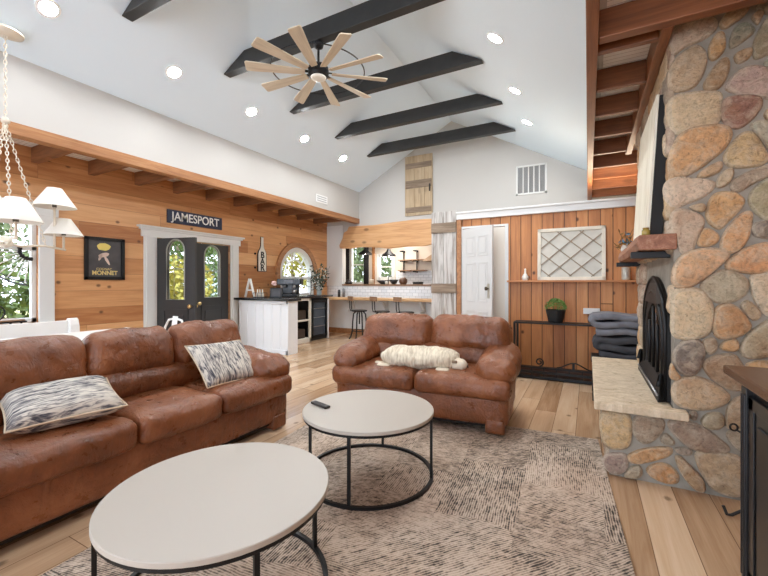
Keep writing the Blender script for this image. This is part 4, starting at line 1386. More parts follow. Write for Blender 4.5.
for sg in (-1, 1):
    for k in range(-4, 6):
        # line z = sg*x*slope + k*step clipped to opening
        sl_ = 0.86
        pts = []
        off = k * 0.235 + 0.02
        xa, xb = -iw / 2, iw / 2
        segs = []
        N = 60
        last = None
        for i in range(N + 1):
            x_ = xa + (xb - xa) * i / N
            z_ = sg * x_ * sl_ + off
            if 0 <= z_ <= ih:
                if last is None:
                    last = (x_, z_)
                end = (x_, z_)
        if last is not None and (Vector(end) - Vector(last)).length > 0.05:
            m.bar(M @ Vector((last[0], -0.003 - 0.004 * (sg > 0), 0.045 + last[1])), M @ Vector((end[0], -0.003 - 0.004 * (sg > 0), 0.045 + end[1])), 0.014, 0.008, (0, 1, 0))
m.build('lattice', plain('taupe_lattice', srgb(150, 134, 112), 0.6), lf)

jr = thing('candle_jar', 'pale mercury glass jar on the pine ledge under the mantel end', 'jar', (0.43, 5.83, 1.3185))
MB().lathe([(0.0, 0.0), (0.045, 0.0), (0.05, 0.01), (0.05, 0.16), (0.045, 0.165), (0.044, 0.02), (0.0, 0.02)], n=20, cap=False).build('glass', plain('mercury_glass', srgb(196, 190, 178), 0.3, 0.3, var=0.3), jr, smooth=True)
MB().lathe([(0.0, 0.02), (0.042, 0.02), (0.042, 0.11), (0.0, 0.112)], n=18, cap=False).build('candle', plain('ivory_wax', srgb(230, 222, 204), 0.5), jr)

# barn door cladding at the corner of the closet
BARN = timber('whitewashed_barn_wood', [(0.3, srgb(92, 84, 76)), (0.42, srgb(158, 150, 142)), (0.52, srgb(196, 192, 187)), (0.75, srgb(220, 217, 212))], 'Z', 0.85, 0.0)
BARN2 = timber('grey_brown_batten', [(0.28, srgb(84, 70, 58)), (0.5, srgb(134, 116, 98)), (0.75, srgb(172, 154, 134))], 'X', 0.85, 0.3)
bd = thing('barn_door', 'whitewashed barn board door with grey battens beside the closet door', 'barn door', (-2.04, 5.87, 0))
o = (-2.04, 5.87, 0)
for (a, b) in ((-2.245, -2.042), (-2.038, -1.835)):
    MB(o).box((a, 5.865, 0.01), (b, 5.897, 2.42)).build('board', BARN, bd, bevel=0.003)
for (a, b) in ((2.08, 2.24), (1.12, 1.27), (0.2, 0.35)):
    MB(o).box((-2.245, 5.845, a), (-1.835, 5.865, b)).build('batten', BARN2, bd, bevel=0.003)
# ================================================================== CEILING FAN
fan = thing('ceiling_fan', 'windmill ceiling fan with ten pale wooden blades and a black ring', 'ceiling fan', (-2.70, 3.495, 3.66))
m = MB().lathe([(0.0, 0.345), (0.055, 0.345), (0.06, 0.33), (0.05, 0.29), (0.02, 0.275), (0.0, 0.275)], n=24)
m.lathe([(0.013, 0.08), (0.013, 0.29)], n=12)
m.build('downrod', BLACKM, fan, smooth=True)
MB().lathe([(0.0, 0.1), (0.04, 0.1), (0.055, 0.085), (0.1, 0.075), (0.115, 0.05), (0.115, -0.02), (0.1, -0.045), (0.09, -0.05), (0.0, -0.05)], n=32, cap=False).build('motor_housing', BLACKM, fan, smooth=False)
MB().lathe([(0.0, -0.075), (0.06, -0.072), (0.085, -0.06), (0.09, -0.048), (0.0, -0.048)], n=28, cap=False).build('light_lens', plain('opal_lens', srgb(240, 236, 226), 0.3), fan, smooth=True)
FW = timber('pale_driftwood', [(0.25, srgb(170, 154, 134)), (0.5, srgb(206, 192, 170)), (0.8, srgb(224, 212, 194))], 'X', 0.6, 0.1)
bl = None
m = MB()
n = 10
prof = [(0.15, 0.036), (0.3, 0.046), (0.5, 0.056), (0.7, 0.066), (0.775, 0.067), (0.79, 0.055)]
v = []
for (x, w) in prof:
    v += [(x, -w, -0.006), (x, w, -0.006), (x, w, 0.006), (x, -w, 0.006)]
f = []
for i in range(len(prof) - 1):
    for k in range(4):
        f.append((i * 4 + k, i * 4 + (k + 1) % 4, (i + 1) * 4 + (k + 1) % 4, (i + 1) * 4 + k))
f += [(3, 2, 1, 0), tuple((len(prof) - 1) * 4 + k for k in range(4))]
bladem = MB().add(v, f)
arm = MB().bar((0.10, 0, 0.01), (0.2, 0, 0.01), 0.03, 0.008).build('blade_iron', BLACKM, None)
b0 = bladem.build('blade', FW, fan, bevel=0.003)
arm.parent = b0
for k in range(10):
    b = b0 if k == 0 else b0.copy()
    if k:
        col.objects.link(b); b.parent = fan
        a2 = arm.copy(); col.objects.link(a2); a2.parent = b
    b.rotation_euler = Matrix.Rotation(math.radians(3 + 36 * k), 4, 'Z').to_euler()
    b.rotation_euler = (Matrix.Rotation(math.radians(3 + 36 * k), 3, 'Z') @ Matrix.Rotation(math.radians(14), 3, 'X')).to_euler()
MB().tube([(0.52 * math.cos(2 * PI * i / 64), 0.52 * math.sin(2 * PI * i / 64), 0.018) for i in range(64)], 0.007, 6, closed=True).build('ring', BLACKM, fan, smooth=True)

# ================================================================== CHANDELIER
ch = thing('chandelier', 'cream metal chandelier with fabric shades hanging on a chain at the left', 'chandelier', (-4.85, 1.52, 1.66))
CRM = plain('cream_enamel', srgb(226, 214, 196), 0.5)
SOCK = plain('tarnished_socket', srgb(96, 88, 78), 0.5, 0.4)
m = MB().lathe([(0.0, 2.01), (0.10, 2.01), (0.135, 1.985), (0.13, 1.97), (0.04, 1.95), (0.0, 1.95)], n=28)
cp = m.build('canopy', CRM, ch, smooth=True)
def chain(mb, p, q, link=0.05, r=0.0045, w=0.011):
    p = Vector(p); q = Vector(q)
    L = (q - p).length; n = max(2, int(L / (link * 0.78)))
    d = (q - p).normalized()
    a = d.cross(Vector((0.3, 1, 0.2))).normalized(); b = d.cross(a)
    for i in range(n):
        c = p + d * (L * (i + 0.5) / n)
        u = a if i % 2 else b
        mb.tube([c + d * (link / 2 * math.cos(t)) + u * (w * math.sin(t)) for t in [2 * PI * k / 10 for k in range(10)]], r, 5, closed=True)
m = MB(); chain(m, (0, 0, 1.955), (0, 0, 1.17)); m.build('chain', CRM, ch, smooth=True)
MB().lathe([(0.0, 1.12), (0.03, 1.13), (0.035, 1.15), (0.02, 1.18), (0.0, 1.18)], n=14).build('chain_ring', CRM, ch, smooth=True)
MB().lathe([(0.0, -0.05), (0.05, -0.03), (0.06, 0.0), (0.05, 0.03), (0.03, 0.06), (0.0, 0.07)], n=18).build('hub', CRM, ch, smooth=True)
def shade(mb, x, y, z0, z1, r0, r1):
    mb.lathe([(r0, z0), (r1, z1), (r1 - 0.006, z1), (r0 - 0.006, z0), (r0, z0)], (x, y, 0), 28, cap=False)
for ang, heads in ((118, ((0.54, 0.44, 0.645), (0.66, 0.15, 0.335))), (348, ((0.66, 0.13, 0.33),)), (324, ((0.52, 0.27, 0.46),)), (232, ((0.54, 0.44, 0.645), (0.66, 0.15, 0.335)))):
    a = math.radians(ang); cx, cy = math.cos(a), math.sin(a)
    m = MB().tube([(0, 0, 0), (0.15 * cx, 0.15 * cy, -0.02), (0.3 * cx, 0.3 * cy, 0.0), (0.42 * cx, 0.42 * cy, 0.01), (0.68 * cx, 0.68 * cy, -0.01)], 0.012, 8)
    ar = m.build('arm', CRM, ch, smooth=True)
    for (rr, z0, z1) in heads:
        MB().tube([(rr * cx, rr * cy, 0), (rr * cx, rr * cy, z0 + 0.03)], 0.012, 8).build('candle_post', CRM, ar, smooth=True)
    m = MB(); chain(m, (0, 0, 1.13), (0.43 * cx, 0.43 * cy, 0.02)); m.build('chain', CRM, ch, smooth=True)
    for (rr, z0, z1) in heads:
        m = MB(); shade(m, rr * cx, rr * cy, z0, z1, 0.195 if rr < 0.6 else 0.18, 0.065)
        sh = m.build('lamp_shade', LAMPSHADE, ch, smooth=True)
        MB().lathe([(0.02, z0 + 0.0), (0.022, z0 + 0.06), (0.012, z0 + 0.07)], (rr * cx, rr * cy, 0), 12).build('socket', SOCK, sh, smooth=True)
        MB().lathe([(0.008, z0 + 0.06), (0.022, z0 + 0.1), (0.014, z0 + 0.14), (0.0, z0 + 0.15)], (rr * cx, rr * cy, 0), 12).build('bulb', WHITEM, sh, smooth=True)

# ================================================================== LEFT WALL HANGINGS
def wall_m(y, z, off=0.0):
    return frame_matrix((XL + off, y, z), (0, 1, 0), (0, 0, 1))
NAVY = plain('navy_sign_paint', srgb(36, 44, 70), 0.5, var=0.15)
LETW = plain('sign_white_paint', srgb(240, 240, 236), 0.5)
sg = thing('name_sign', 'navy blue JAMESPORT sign with white letters above the double doors', 'sign', (XL, 4.375, 2.375))
MB((XL, 4.375, 2.375)).box((XL + 0.002, 3.85, 2.265), (XL + 0.03, 4.90, 2.485)).build('board', NAVY, sg, bevel=0.004)
text_mesh('JAMESPORT', 0.2, 0.004, frame_matrix((0.032, 0, 0), (0, 1, 0), (0, 0, 1)), 'lettering', LETW, sg, bold=0.0015, sx=0.88)

ps = thing('framed_poster', 'black framed poster with a yellow shape hanging on the pine wall', 'picture', (XL, 2.945, 1.62))
o = (XL, 2.945, 1.62)
m = MB(o)
for (a, b, c, d) in ((2.69, 2.735, 1.325, 1.92), (3.155, 3.20, 1.325, 1.92), (2.69, 3.20, 1.325, 1.37), (2.69, 3.20, 1.875, 1.92)):
    m.box((XL + 0.002, a, c), (XL + 0.035, b, d))
m.build('frame', BLACKM, ps, bevel=0.003)
MB(o).box((XL + 0.002, 2.73, 1.365), (XL + 0.012, 3.16, 1.88)).build('print', plain('dark_grey_print', srgb(72, 70, 72), 0.4, var=0.2), ps)
def blob(y, z, ry, rz_, x, seed, rot=0.0):
    p = []
    for i in range(26):
        a = 2 * PI * i / 26
        k = 1 + 0.16 * noise.noise(Vector((math.cos(a) * 2, math.sin(a) * 2, seed)))
        u, w = ry * k * math.cos(a), rz_ * k * math.sin(a)
        p.append((y + u * math.cos(rot) - w * math.sin(rot), z + u * math.sin(rot) + w * math.cos(rot)))
    return MB(o).plate([p], 0.002, lambda a, b, t: (x + t, a, b))
blob(2.93, 1.79, 0.085, 0.052, XL + 0.0122, 2).build('yellow_shape', plain('print_yellow', srgb(226, 204, 110), 0.5), ps)
m = blob(2.93, 1.675, 0.07, 0.03, XL + 0.0122, 4, 0.3)
q = blob(2.97, 1.60, 0.018, 0.07, XL + 0.0122, 6, 0.5); m.add(q.v, q.f)
q = blob(2.885, 1.64, 0.016, 0.05, XL + 0.0122, 7, -0.4); m.add(q.v, q.f)
m.build('pale_shape', plain('print_pale_pink', srgb(222, 196, 182), 0.5), ps)
text_mesh('MONNET', 0.083, 0.001, frame_matrix((0.0135, 0, -0.20), (0, 1, 0), (0, 0, 1)), 'lettering', plain('print_cream', srgb(226, 202, 130), 0.5), ps, bold=0.002, sx=0.92)
text_mesh('COGNAC', 0.045, 0.001, frame_matrix((0.0135, -0.01, -0.145), (0, 1, 0), (0, 0, 1)), 'lettering', bpy.data.materials['print_cream'], ps)

bs = thing('bottle_sign', 'white bottle shaped BAR sign with black outline on the pine wall', 'sign', (XL, 5.905, 1.88))
half = [(0.118, -0.36), (0.122, -0.345), (0.122, 0.0), (0.105, 0.06), (0.06, 0.12), (0.038, 0.18), (0.034, 0.35), (0.04, 0.355), (0.04, 0.365)]
po = half + [(-a, b) for a, b in reversed(half)]
pi_ = [(a * 0.86, b * 0.975) for a, b in po]
MB().plate([po], 0.02, lambda a, b, t: (0.002 + t, a, b)).build('outline_board', BLACKM, bs)
MB().plate([pi_], 0.006, lambda a, b, t: (0.0215 + t, a, b)).build('face', plain('aged_white_face', srgb(226, 220, 206), 0.6, var=0.08), bs)
for c_, zz in (('B', -0.02), ('A', -0.155), ('R', -0.285)):
    text_mesh(c_, 0.185, 0.003, frame_matrix((0.0285, 0, zz), (0, 1, 0), (0, 0, 1)), 'lettering', BLACKM, bs, bold=0.004)
for zz in (0.0, -0.26):
    pass
kn = []
for i, zz in enumerate((1.885, 1.60)):
    k = MB().lathe([(0.0, 0.0), (0.022, 0.003), (0.022, 0.02), (0.012, 0.035), (0.0, 0.04)], n=14, axis='X').build('wall_hook', IRON, smooth=True)
    k.location = (XL + 0.001, 5.72, zz)
    tag(k, 'small round black hook left of the bottle sign, the %s one' % ('upper', 'lower')[i], 'hook', 'black hooks beside the bottle sign')

# small vents and shutter
va = thing('wall_vent', 'small white louvred vent low on the upper left white wall', 'vent', (-5.06, 6.66, 3.08))
MB().box((-0.005, -0.2, -0.085), (0.008, 0.2, 0.085)).build('frame', TRIMW, va, bevel=0.003)
VGR = plain('vent_grey_slat', srgb(168, 168, 168), 0.5)
for k in range(3):
    MB().box((0.006, -0.16, -0.055 + k * 0.045), (0.012, 0.16, -0.035 + k * 0.045)).build('slat', VGR, va)
vb = thing('air_return_grille', 'large white return air grille high on the far white wall', 'vent', (-1.01, 8.2, 3.36))
m = MB()
for (a, b, c, d) in ((-0.29, -0.255, -0.295, 0.295), (0.255, 0.29, -0.295, 0.295), (-0.29, 0.29, -0.295, -0.262), (-0.29, 0.29, 0.262, 0.295)):
    m.box((a, -0.02, c), (b, 0.0, d))
for k in range(4):
    x = -0.255 + 0.102 * (k + 1)
    m.box((x - 0.01, -0.02, -0.27), (x + 0.01, -0.003, 0.27))
m.build('frame', TRIMW, vb, bevel=0.003)
MB().box((-0.26, -0.006, -0.265), (0.26, -0.001, 0.265)).build('filter_panel', plain('grey_filter', srgb(140, 140, 140), 0.8), vb)
m = MB()
for k in range(26):
    m.bar((-0.255, -0.009, -0.255 + k * 0.0204), (0.255, -0.009, -0.255 + k * 0.0204), 0.004, 0.008, (0, 0.7, 0.7))
m.build('louvre', VGR, vb)

SHW = timber('weathered_shutter_wood', [(0.25, srgb(140, 118, 92)), (0.5, srgb(182, 160, 130)), (0.8, srgb(202, 184, 156))], 'Z', 0.8, 0.3)
sh = thing('wall_shutter', 'weathered wooden shutter door mounted high on the far white wall', 'shutter', (-3.445, 8.19, 3.53))
for k in range(3):
    MB().box((-0.34 + k * 0.228, -0.025, -0.69), (-0.34 + k * 0.228 + 0.224, 0.0, 0.69)).build('board', SHW, sh, bevel=0.003)
for (z0, z1) in ((0.40, 0.52), (-0.06, 0.12), (-0.62, -0.5)):
    MB().box((-0.32, -0.042, z0), (0.32, -0.025, z1)).build('batten', BARN2, sh, bevel=0.003)
for x in (-0.14, 0.1):
    MB().box((x, -0.04, -0.5), (x + 0.05, -0.025, 0.40)).build('stile', SHW, sh, bevel=0.002)
MB().box((0.27, -0.06, -0.17), (0.295, -0.042, 0.0)).build('handle', IRON, sh)

# live edge board over the kitchen opening
LE = timber('live_edge_pine', [(0.25, srgb(176, 120, 74)), (0.5, srgb(214, 164, 114)), (0.8, srgb(232, 190, 144))], 'X', 0.55, 0.7, 0.6)
top = [(-5.62, 2.24), (-5.52, 2.42), (-5.48, 2.56), (-5.38, 2.60), (-5.33, 2.70), (-5.05, 2.70), (-4.6, 2.69), (-4.1, 2.72), (-3.6, 2.74), (-3.0, 2.73), (-2.5, 2.72)]
bot = [(-2.5, 2.18), (-3.0, 2.17), (-3.3, 2.12), (-3.7, 2.13), (-4.2, 2.10), (-4.6, 2.15), (-5.0, 2.17), (-5.3, 2.15), (-5.6, 2.16)]
le = MB((-4.1, 8.1, 2.4)).plate([top + bot], 0.07, lambda a, b, t: (a, 8.195 - t, b)).build('live_edge_header', LE, bevel=0.012)
le.location = (-4.1, 8.1, 2.4)
tag(le, 'wide live edge pine board across the top of the kitchen opening', 'board')

# ================================================================== BAR AND KITCHEN
bt = MB((-4.3, 7.9, 0.9)).box((-5.9, 7.76, 0.868), (-2.26, 8.18, 0.93)).build('bar_counter', timber('bar_counter_wood', [(0.25, srgb(180, 130, 82)), (0.5, srgb(216, 172, 124)), (0.8, srgb(230, 196, 152))], 'X', 0.35, 0.3), bevel=0.008)
bt.location = (-4.3, 7.9, 0.9)
tag(bt, 'long wooden bar top along the kitchen half wall', 'bar counter')
ld = MB((-4.1, 8.26, 1.22)).box((-5.55, 8.15, 1.213), (-2.62, 8.40, 1.25)).build('serving_ledge', timber('ledge_wood', [(0.3, srgb(110, 78, 54)), (0.7, srgb(160, 122, 90))], 'X', 0.4, 0.3), bevel=0.005)
ld.location = (-4.1, 8.26, 1.22)
tag(ld, 'narrow brown serving ledge on top of the white tiled half wall', 'ledge')
for i, x in enumerate((-5.2, -4.25, -3.3)):
    b = MB().box((-0.03, 7.85, 0.6), (0.03, 8.17, 0.64)).box((-0.03, 8.13, 0.62), (0.03, 8.18, 0.866)).bar((0, 7.88, 0.862), (0, 8.15, 0.63), 0.05, 0.03)
    o_ = b.build('bar_bracket', TRIMW); o_.location = (x, 0, 0)
    tag(o_, 'white bracket under the wooden bar top, %s' % ('nearest the peninsula', 'in the middle', 'nearest the barn door')[i], 'bracket', 'brackets under the bar top')

SEATW = timber('stool_wood', [(0.3, srgb(120, 86, 58)), (0.7, srgb(170, 130, 94))], 'X', 0.5, 0.2)
def stool(loc, rz, label):
    s = thing('bar_stool', label, 'bar stool', loc, rz, 'bar stools at the kitchen bar')
    MB().lathe([(0.0, 0.635), (0.165, 0.635), (0.175, 0.645), (0.175, 0.66), (0.16, 0.668), (0.0, 0.668)], n=26, cap=False).build('seat', IRON, s)
    for k in range(4):
        a = PI / 4 + k * PI / 2
        c, d = math.cos(a), math.sin(a)
        MB().tube([(0.09 * c, 0.09 * d, 0.635), (0.145 * c, 0.145 * d, 0.58), (0.165 * c, 0.165 * d, 0.4), (0.175 * c, 0.175 * d, 0.2), (0.21 * c, 0.21 * d, 0.06), (0.255 * c, 0.255 * d, 0.0)], 0.017, 8).build('leg', IRON, s, smooth=True)
    m = MB().tube([(0.172 * math.cos(2 * PI * i / 28), 0.172 * math.sin(2 * PI * i / 28), 0.2) for i in range(28)], 0.009, 6, closed=True)
    m.tube([(0.0, 0, 0.35), (0, 0, 0.64)], 0.016, 8)
    m.build('footring', IRON, s, smooth=True)
    for x in (-0.05, 0.05):
        MB().tube([(x, -0.14, 0.645), (x, -0.20, 0.66), (x, -0.215, 0.72), (x, -0.225, 0.96)], 0.011, 8).build('back_upright', IRON, s, smooth=True)
    m = MB()
    v = []; n = 8
    for i in range(n + 1):
        x = -0.15 + 0.3 * i / n
        y = -0.245 + 0.6 * x * x
        v += [(x, y, 0.885), (x, y + 0.02, 0.885), (x, y + 0.02, 0.985), (x, y, 0.985)]
    f = []
    for i in range(n):
        for k in range(4):
            f.append((i * 4 + k, i * 4 + (k + 1) % 4, (i + 1) * 4 + (k + 1) % 4, (i + 1) * 4 + k))
    f += [(3, 2, 1, 0), (n * 4, n * 4 + 1, n * 4 + 2, n * 4 + 3)]
    m.add(v, f).build('backrest', SEATW, s, bevel=0.004)
    return s
s0 = stool((-4.58, 7.43, 0), math.radians(-35), 'black iron bar stool at the bar, the leftmost one fully in view')
dup(s0, (-4.0, 7.43, 0), math.radians(-30), 'black iron bar stool in the middle, half hidden behind the two seat sofa')
dup(s0, (-3.42, 7.43, 0), math.radians(-30), 'black iron bar stool nearest the barn board door')

# peninsula with shelves, cooler and dark worktop
CABW = plain('white_cabinet_paint', srgb(238, 240, 242), 0.45)
pn = thing('bar_cabinet', 'white beadboard bar cabinet with open shelves under the dark worktop', 'cabinet', (-5.4, 5.6, 0))
o = (-5.4, 5.6, 0)
m = MB(o).box((-5.93, 5.22, 0.0), (-4.69, 5.46, 0.955)).box((-5.95, 5.46, 0.0), (-5.9, 6.66, 0.955))
m.build('carcass', CABW, pn, bevel=0.003)
m = MB(o)
xs = [-5.92, -5.73, -5.53, -5.32, -5.11, -4.90, -4.69]
for x in xs:
    m.box((x, 5.205, 0.06), (min(x + 0.03, -4.69), 5.222, 0.90))
m.box((-5.93, 5.2, 0.9), (-4.69, 5.222, 0.955)).box((-5.93, 5.2, 0.0), (-4.69, 5.222, 0.08)).box((-4.74, 5.2, 0.0), (-4.685, 5.222, 0.955))
m.build('beadboard', CABW, pn, bevel=0.004)
m = MB(o).box((-5.9, 5.46, 0.0), (-5.34, 6.66, 0.09)).box((-5.9, 5.46, 0.46), (-5.35, 6.66, 0.49)).box((-5.9, 5.46, 0.90), (-5.34, 6.66, 0.955)).box((-5.38, 6.6, 0.0), (-5.34, 6.66, 0.955))
m.build('shelf', plain('cream_shelf', srgb(226, 218, 204), 0.5), pn, bevel=0.003)
BASK = plain('dark_woven_basket', srgb(66, 50, 38), 0.8, bump=(80, 0.8, 0.006))
for i, (z, y) in enumerate(((0.091, 6.33), (0.491, 6.36))):
    b = MB().box((-0.2, -0.2, 0.003), (0.2, 0.2, 0.2)).build('storage_basket', BASK, bevel=0.015)
    b.location = (-5.6, y, z)
    tag(b, 'dark basket on the %s open shelf of the white bar cabinet' % ('lower', 'upper')[i], 'basket')
cl_ = thing('wine_cooler', 'black framed glass door drinks cooler built in under the worktop', 'fridge', (-5.7, 6.8, 0))
o = (-5.7, 6.8, 0)
MB(o).box((-5.98, 6.70, 0.0), (-5.40, 7.30, 0.94)).build('cabinet', plain('cooler_black', srgb(34, 34, 36), 0.4), cl_)
m = MB(o)
for (a, b, c, d) in ((6.72, 6.77, 0.06, 0.92), (7.22, 7.27, 0.06, 0.92), (6.72, 7.27, 0.06, 0.12), (6.72, 7.27, 0.85, 0.92)):
    m.box((-5.40, a, c), (-5.36, b, d))
dr = m.build('door', BLACKM, cl_, bevel=0.004)
CG = NT('cooler_glass', 0.08); CG.color(srgb(66, 74, 84))
MB(o).box((-5.40, 6.76, 0.11), (-5.385, 7.23, 0.86)).build('door_glass', CG.m, dr)
m = MB(o)
for z in (0.3, 0.5, 0.7):
    m.box((-5.39, 6.78, z), (-5.378, 7.21, z + 0.015))
m.build('rack', CHROME, dr)
m = MB(o).box((-5.98, 7.31, 0), (-5.38, 7.36, 0.94))
m.build('side_panel', CABW, cl_)
ct = MB((-5.4, 6.2, 0.97)).box((-6.03, 5.15, 0.958), (-4.64, 5.5, 1.0)).box((-6.03, 5.5, 0.958), (-5.3, 7.42, 1.0)).build('worktop', plain('black_stone_worktop', srgb(34, 32, 32), 0.25), bevel=0.004)
ct.location = (-5.4, 6.2, 0.97)
tag(ct, 'black worktop running over the bar cabinet and drinks cooler', 'worktop')

# things on the worktop
al = thing('letter_decor', 'white wooden letter A standing on the black worktop', 'decor', (-5.80, 5.36, 1.001))
m = MB().bar((-0.12, 0, 0.01), (-0.012, 0, 0.36), 0.03, 0.035, (0, 1, 0)).bar((0.12, 0, 0.01), (0.012, 0, 0.36), 0.03, 0.035, (0, 1, 0)).bar((-0.08, 0, 0.14), (0.08, 0, 0.14), 0.028, 0.03, (0, 1, 0))
m.build('letter', plain('chipped_white', srgb(232, 228, 220), 0.6, var=0.05), al, bevel=0.003)
tr_ = thing('wire_tray', 'small black wire tray holding bottles on the black worktop', 'tray', (-5.53, 5.36, 1.001))
m = MB()
for z in (0.01, 0.09):
    m.tube([(-0.11, -0.07, z), (0.11, -0.07, z), (0.11, 0.07, z), (-0.11, 0.07, z)], 0.005, 6, closed=True)
m.box((-0.11, -0.07, 0.001), (0.11, 0.07, 0.006))
for x in (-0.11, 0, 0.11):
    for y in (-0.07, 0.07):
        m.tube([(x, y, 0.005), (x, y, 0.09)], 0.004, 6)
m.build('rack', IRON, tr_)
for i, x in enumerate((-0.065, 0.0, 0.065)):
    b = MB().lathe([(0.0, 0.0), (0.027, 0.0), (0.028, 0.07), (0.012, 0.10), (0.011, 0.14), (0.013, 0.15), (0.0, 0.15)], n=16, cap=False).build('bottle', plain('cream_bottle', srgb(222, 214, 200), 0.3), smooth=True)
    b.location = (-5.53 + x, 5.36, 1.009)
    tag(b, 'small pale bottle in the wire tray, %s' % ('nearest the letter A', 'the middle one', 'nearest the black photo frame')[i], 'bottle', 'pale bottles in the wire tray')
pf = thing('photo_frame', 'black photo frame leaning on the worktop beside the wire tray', 'photo frame', (-5.17, 5.40, 1.001))
M = Matrix.Rotation(math.radians(30), 4, 'Z') @ Matrix.Rotation(math.radians(-14), 4, 'X')
m = MB()
for (a, b, c, d) in ((-0.11, -0.085, 0, 0.19), (0.085, 0.11, 0, 0.19), (-0.11, 0.11, 0.0, 0.025), (-0.11, 0.11, 0.165, 0.19)):
    m.box((a, -0.01, c), (b, 0.01, d), M)
m.build('frame', BLACKM, pf)
MB().box((-0.09, -0.003, 0.02), (0.09, 0.003, 0.17), M).build('picture', plain('dark_photo', srgb(60, 56, 58), 0.3, var=0.4), pf)
MB().box((-0.015, 0.005, 0.0), (0.015, 0.09, 0.012)).build('easel_back', BLACKM, pf)
rs = thing('flower_vase', 'small glass vase with one pink bloom behind the photo frame', 'vase', (-5.25, 5.44, 1.001))
MB().lathe([(0.0, 0.0), (0.03, 0.0), (0.035, 0.04), (0.018, 0.09), (0.022, 0.12)], n=16, cap=False).build('vase', plain('clear_vase', srgb(200, 206, 206), 0.1), rs, smooth=True)
MB().tube([(0, 0, 0.05), (0.005, 0, 0.24)], 0.004, 6).build('stem', plain('green_stem', srgb(80, 104, 60), 0.7), rs)
m = MB()
for k in range(9):
    a = k * 2.4; soft_box(m, (0.05, 0.05, 0.045), 0.02, 5, (0.022 * math.cos(a) * (k > 0), 0.022 * math.sin(a) * (k > 0), 0.25 + 0.02 * (k % 3)))
m.build('bloom', plain('pink_petal', srgb(232, 196, 190), 0.7), rs, smooth=True)

cm = thing('coffee_machine', 'black coffee machine on the worktop in front of the arched window', 'coffee machine', (-5.62, 6.30, 1.001), math.radians(28))
MB().box((-0.17, -0.13, 0.0), (0.17, 0.16, 0.05)).box((-0.17, 0.0, 0.05), (0.17, 0.16, 0.26)).box((-0.25, -0.14, 0.24), (0.25, 0.16, 0.37)).build('body', plain('gloss_black', srgb(26, 26, 28), 0.25), cm, bevel=0.012)
for x in (-0.1, 0.1):
    MB().lathe([(0.0, 0.18), (0.03, 0.18), (0.035, 0.20), (0.035, 0.24)], (x, -0.07, 0), 14).build('spout', CHROME, cm, smooth=True)
MB().lathe([(0.03, 0.052), (0.045, 0.06), (0.05, 0.14), (0.046, 0.14), (0.04, 0.06)], (0.1, -0.06, 0), 16, cap=False).build('carafe', CHROME, cm, smooth=True)
MB().box((-0.1, -0.142, 0.28), (0.1, -0.139, 0.34)).build('control_panel', plain('grey_panel', srgb(96, 96, 100), 0.3), cm)
mg = thing('mug_tree', 'wire mug tree on the worktop right of the coffee machine', 'mug tree', (-5.42, 6.75, 1.001))
m = MB().tube([(0, 0, 0), (0, 0, 0.42)], 0.008, 8).lathe([(0.0, 0.0), (0.08, 0.0), (0.08, 0.012), (0.0, 0.014)], n=18)
for k in range(8):
    a = k * 2.1; z = 0.12 + 0.035 * k
    m.tube([(0, 0, z), (0.09 * math.cos(a), 0.09 * math.sin(a), z + 0.02), (0.1 * math.cos(a), 0.1 * math.sin(a), z + 0.045)], 0.006, 6)
m.build('frame', IRON, mg)
fv = thing('eucalyptus_vase', 'glass vase of dark green and white eucalyptus in the corner of the worktop', 'vase', (-5.58, 7.25, 1.001))
MB().lathe([(0.0, 0.0), (0.05, 0.0), (0.055, 0.02), (0.055, 0.2), (0.06, 0.22), (0.05, 0.2), (0.045, 0.02), (0.0, 0.015)], n=20, cap=False).build('vase', plain('grey_glass', srgb(178, 186, 186), 0.1), fv, smooth=True)
s_, l_ = sprig('x', None, None, 46, 0.30, 0.34, 0.68, 0.05, 21, stem=0.003)
s_.build('stem', plain('dark_stem', srgb(60, 70, 52), 0.8), fv)
l_.build('foliage', plain('dark_eucalyptus', srgb(62, 76, 64), 0.6, var=0.4), fv)
s_, l_ = sprig('x', None, None, 16, 0.26, 0.36, 0.66, 0.045, 5)
l_.build('white_flowers', plain('white_petal', srgb(230, 230, 222), 0.7), fv)['kind'] = 'stuff'
tn = []
for i, (x, y, hh, c) in enumerate(((-5.50, 7.55, 0.16, srgb(40, 40, 42)), (-5.36, 7.62, 0.20, srgb(120, 120, 122)))):
    k = MB().lathe([(0.0, 0.0), (0.035, 0.0), (0.035, hh), (0.02, hh + 0.02), (0.0, hh + 0.03)], n=16, cap=False).build('canister', plain('canister_%s' % 'ab'[i], c, 0.35), smooth=True)
    k.location = (x, 7.95, 0.931)
    tag(k, ('short black canister on the left end of the bar top', 'tall grey canister on the left end of the bar top')[i], 'canister')

# kitchen beyond the opening
for i, (x0, x1) in enumerate(((-6.47, -6.24), (-5.73, -5.58))):
    m = MB((x0, 9.54, 0))
    n = 24
    v = []
    for k in range(n + 1):
        x = x0 + (x1 - x0) * k / n
        y = 9.525 + 0.02 * math.sin(k * 1.6)
        v += [(x, y, 1.2), (x, y, 2.45), (x, y + 0.02, 2.45), (x, y + 0.02, 1.2)]
    f = []
    for k in range(n):
        for j in range(4):
            f.append((k * 4 + j, k * 4 + (j + 1) % 4, (k + 1) * 4 + (j + 1) % 4, (k + 1) * 4 + j))
    c = m.add(v, f).build('window_curtain', plain('charcoal_curtain_%s' % 'ab'[i], srgb(40, 38, 40), 0.9), smooth=True)
    c.location = (x0, 9.54, 0)
    tag(c, 'dark curtain on the %s side of the kitchen window' % ('left', 'right')[i], 'curtain', 'dark kitchen curtains')
rod = MB().tube([(-6.49, 9.535, 2.46), (-5.5, 9.535, 2.46)], 0.012, 8).build('curtain_rod', IRON)
tag(rod, 'black curtain rod above the kitchen window', 'curtain rod')
tw = MB().box((-5.47, 9.555, 0), (-5.40, 9.599, 2.4)).build('trim_5', HEADER); struct(tw)

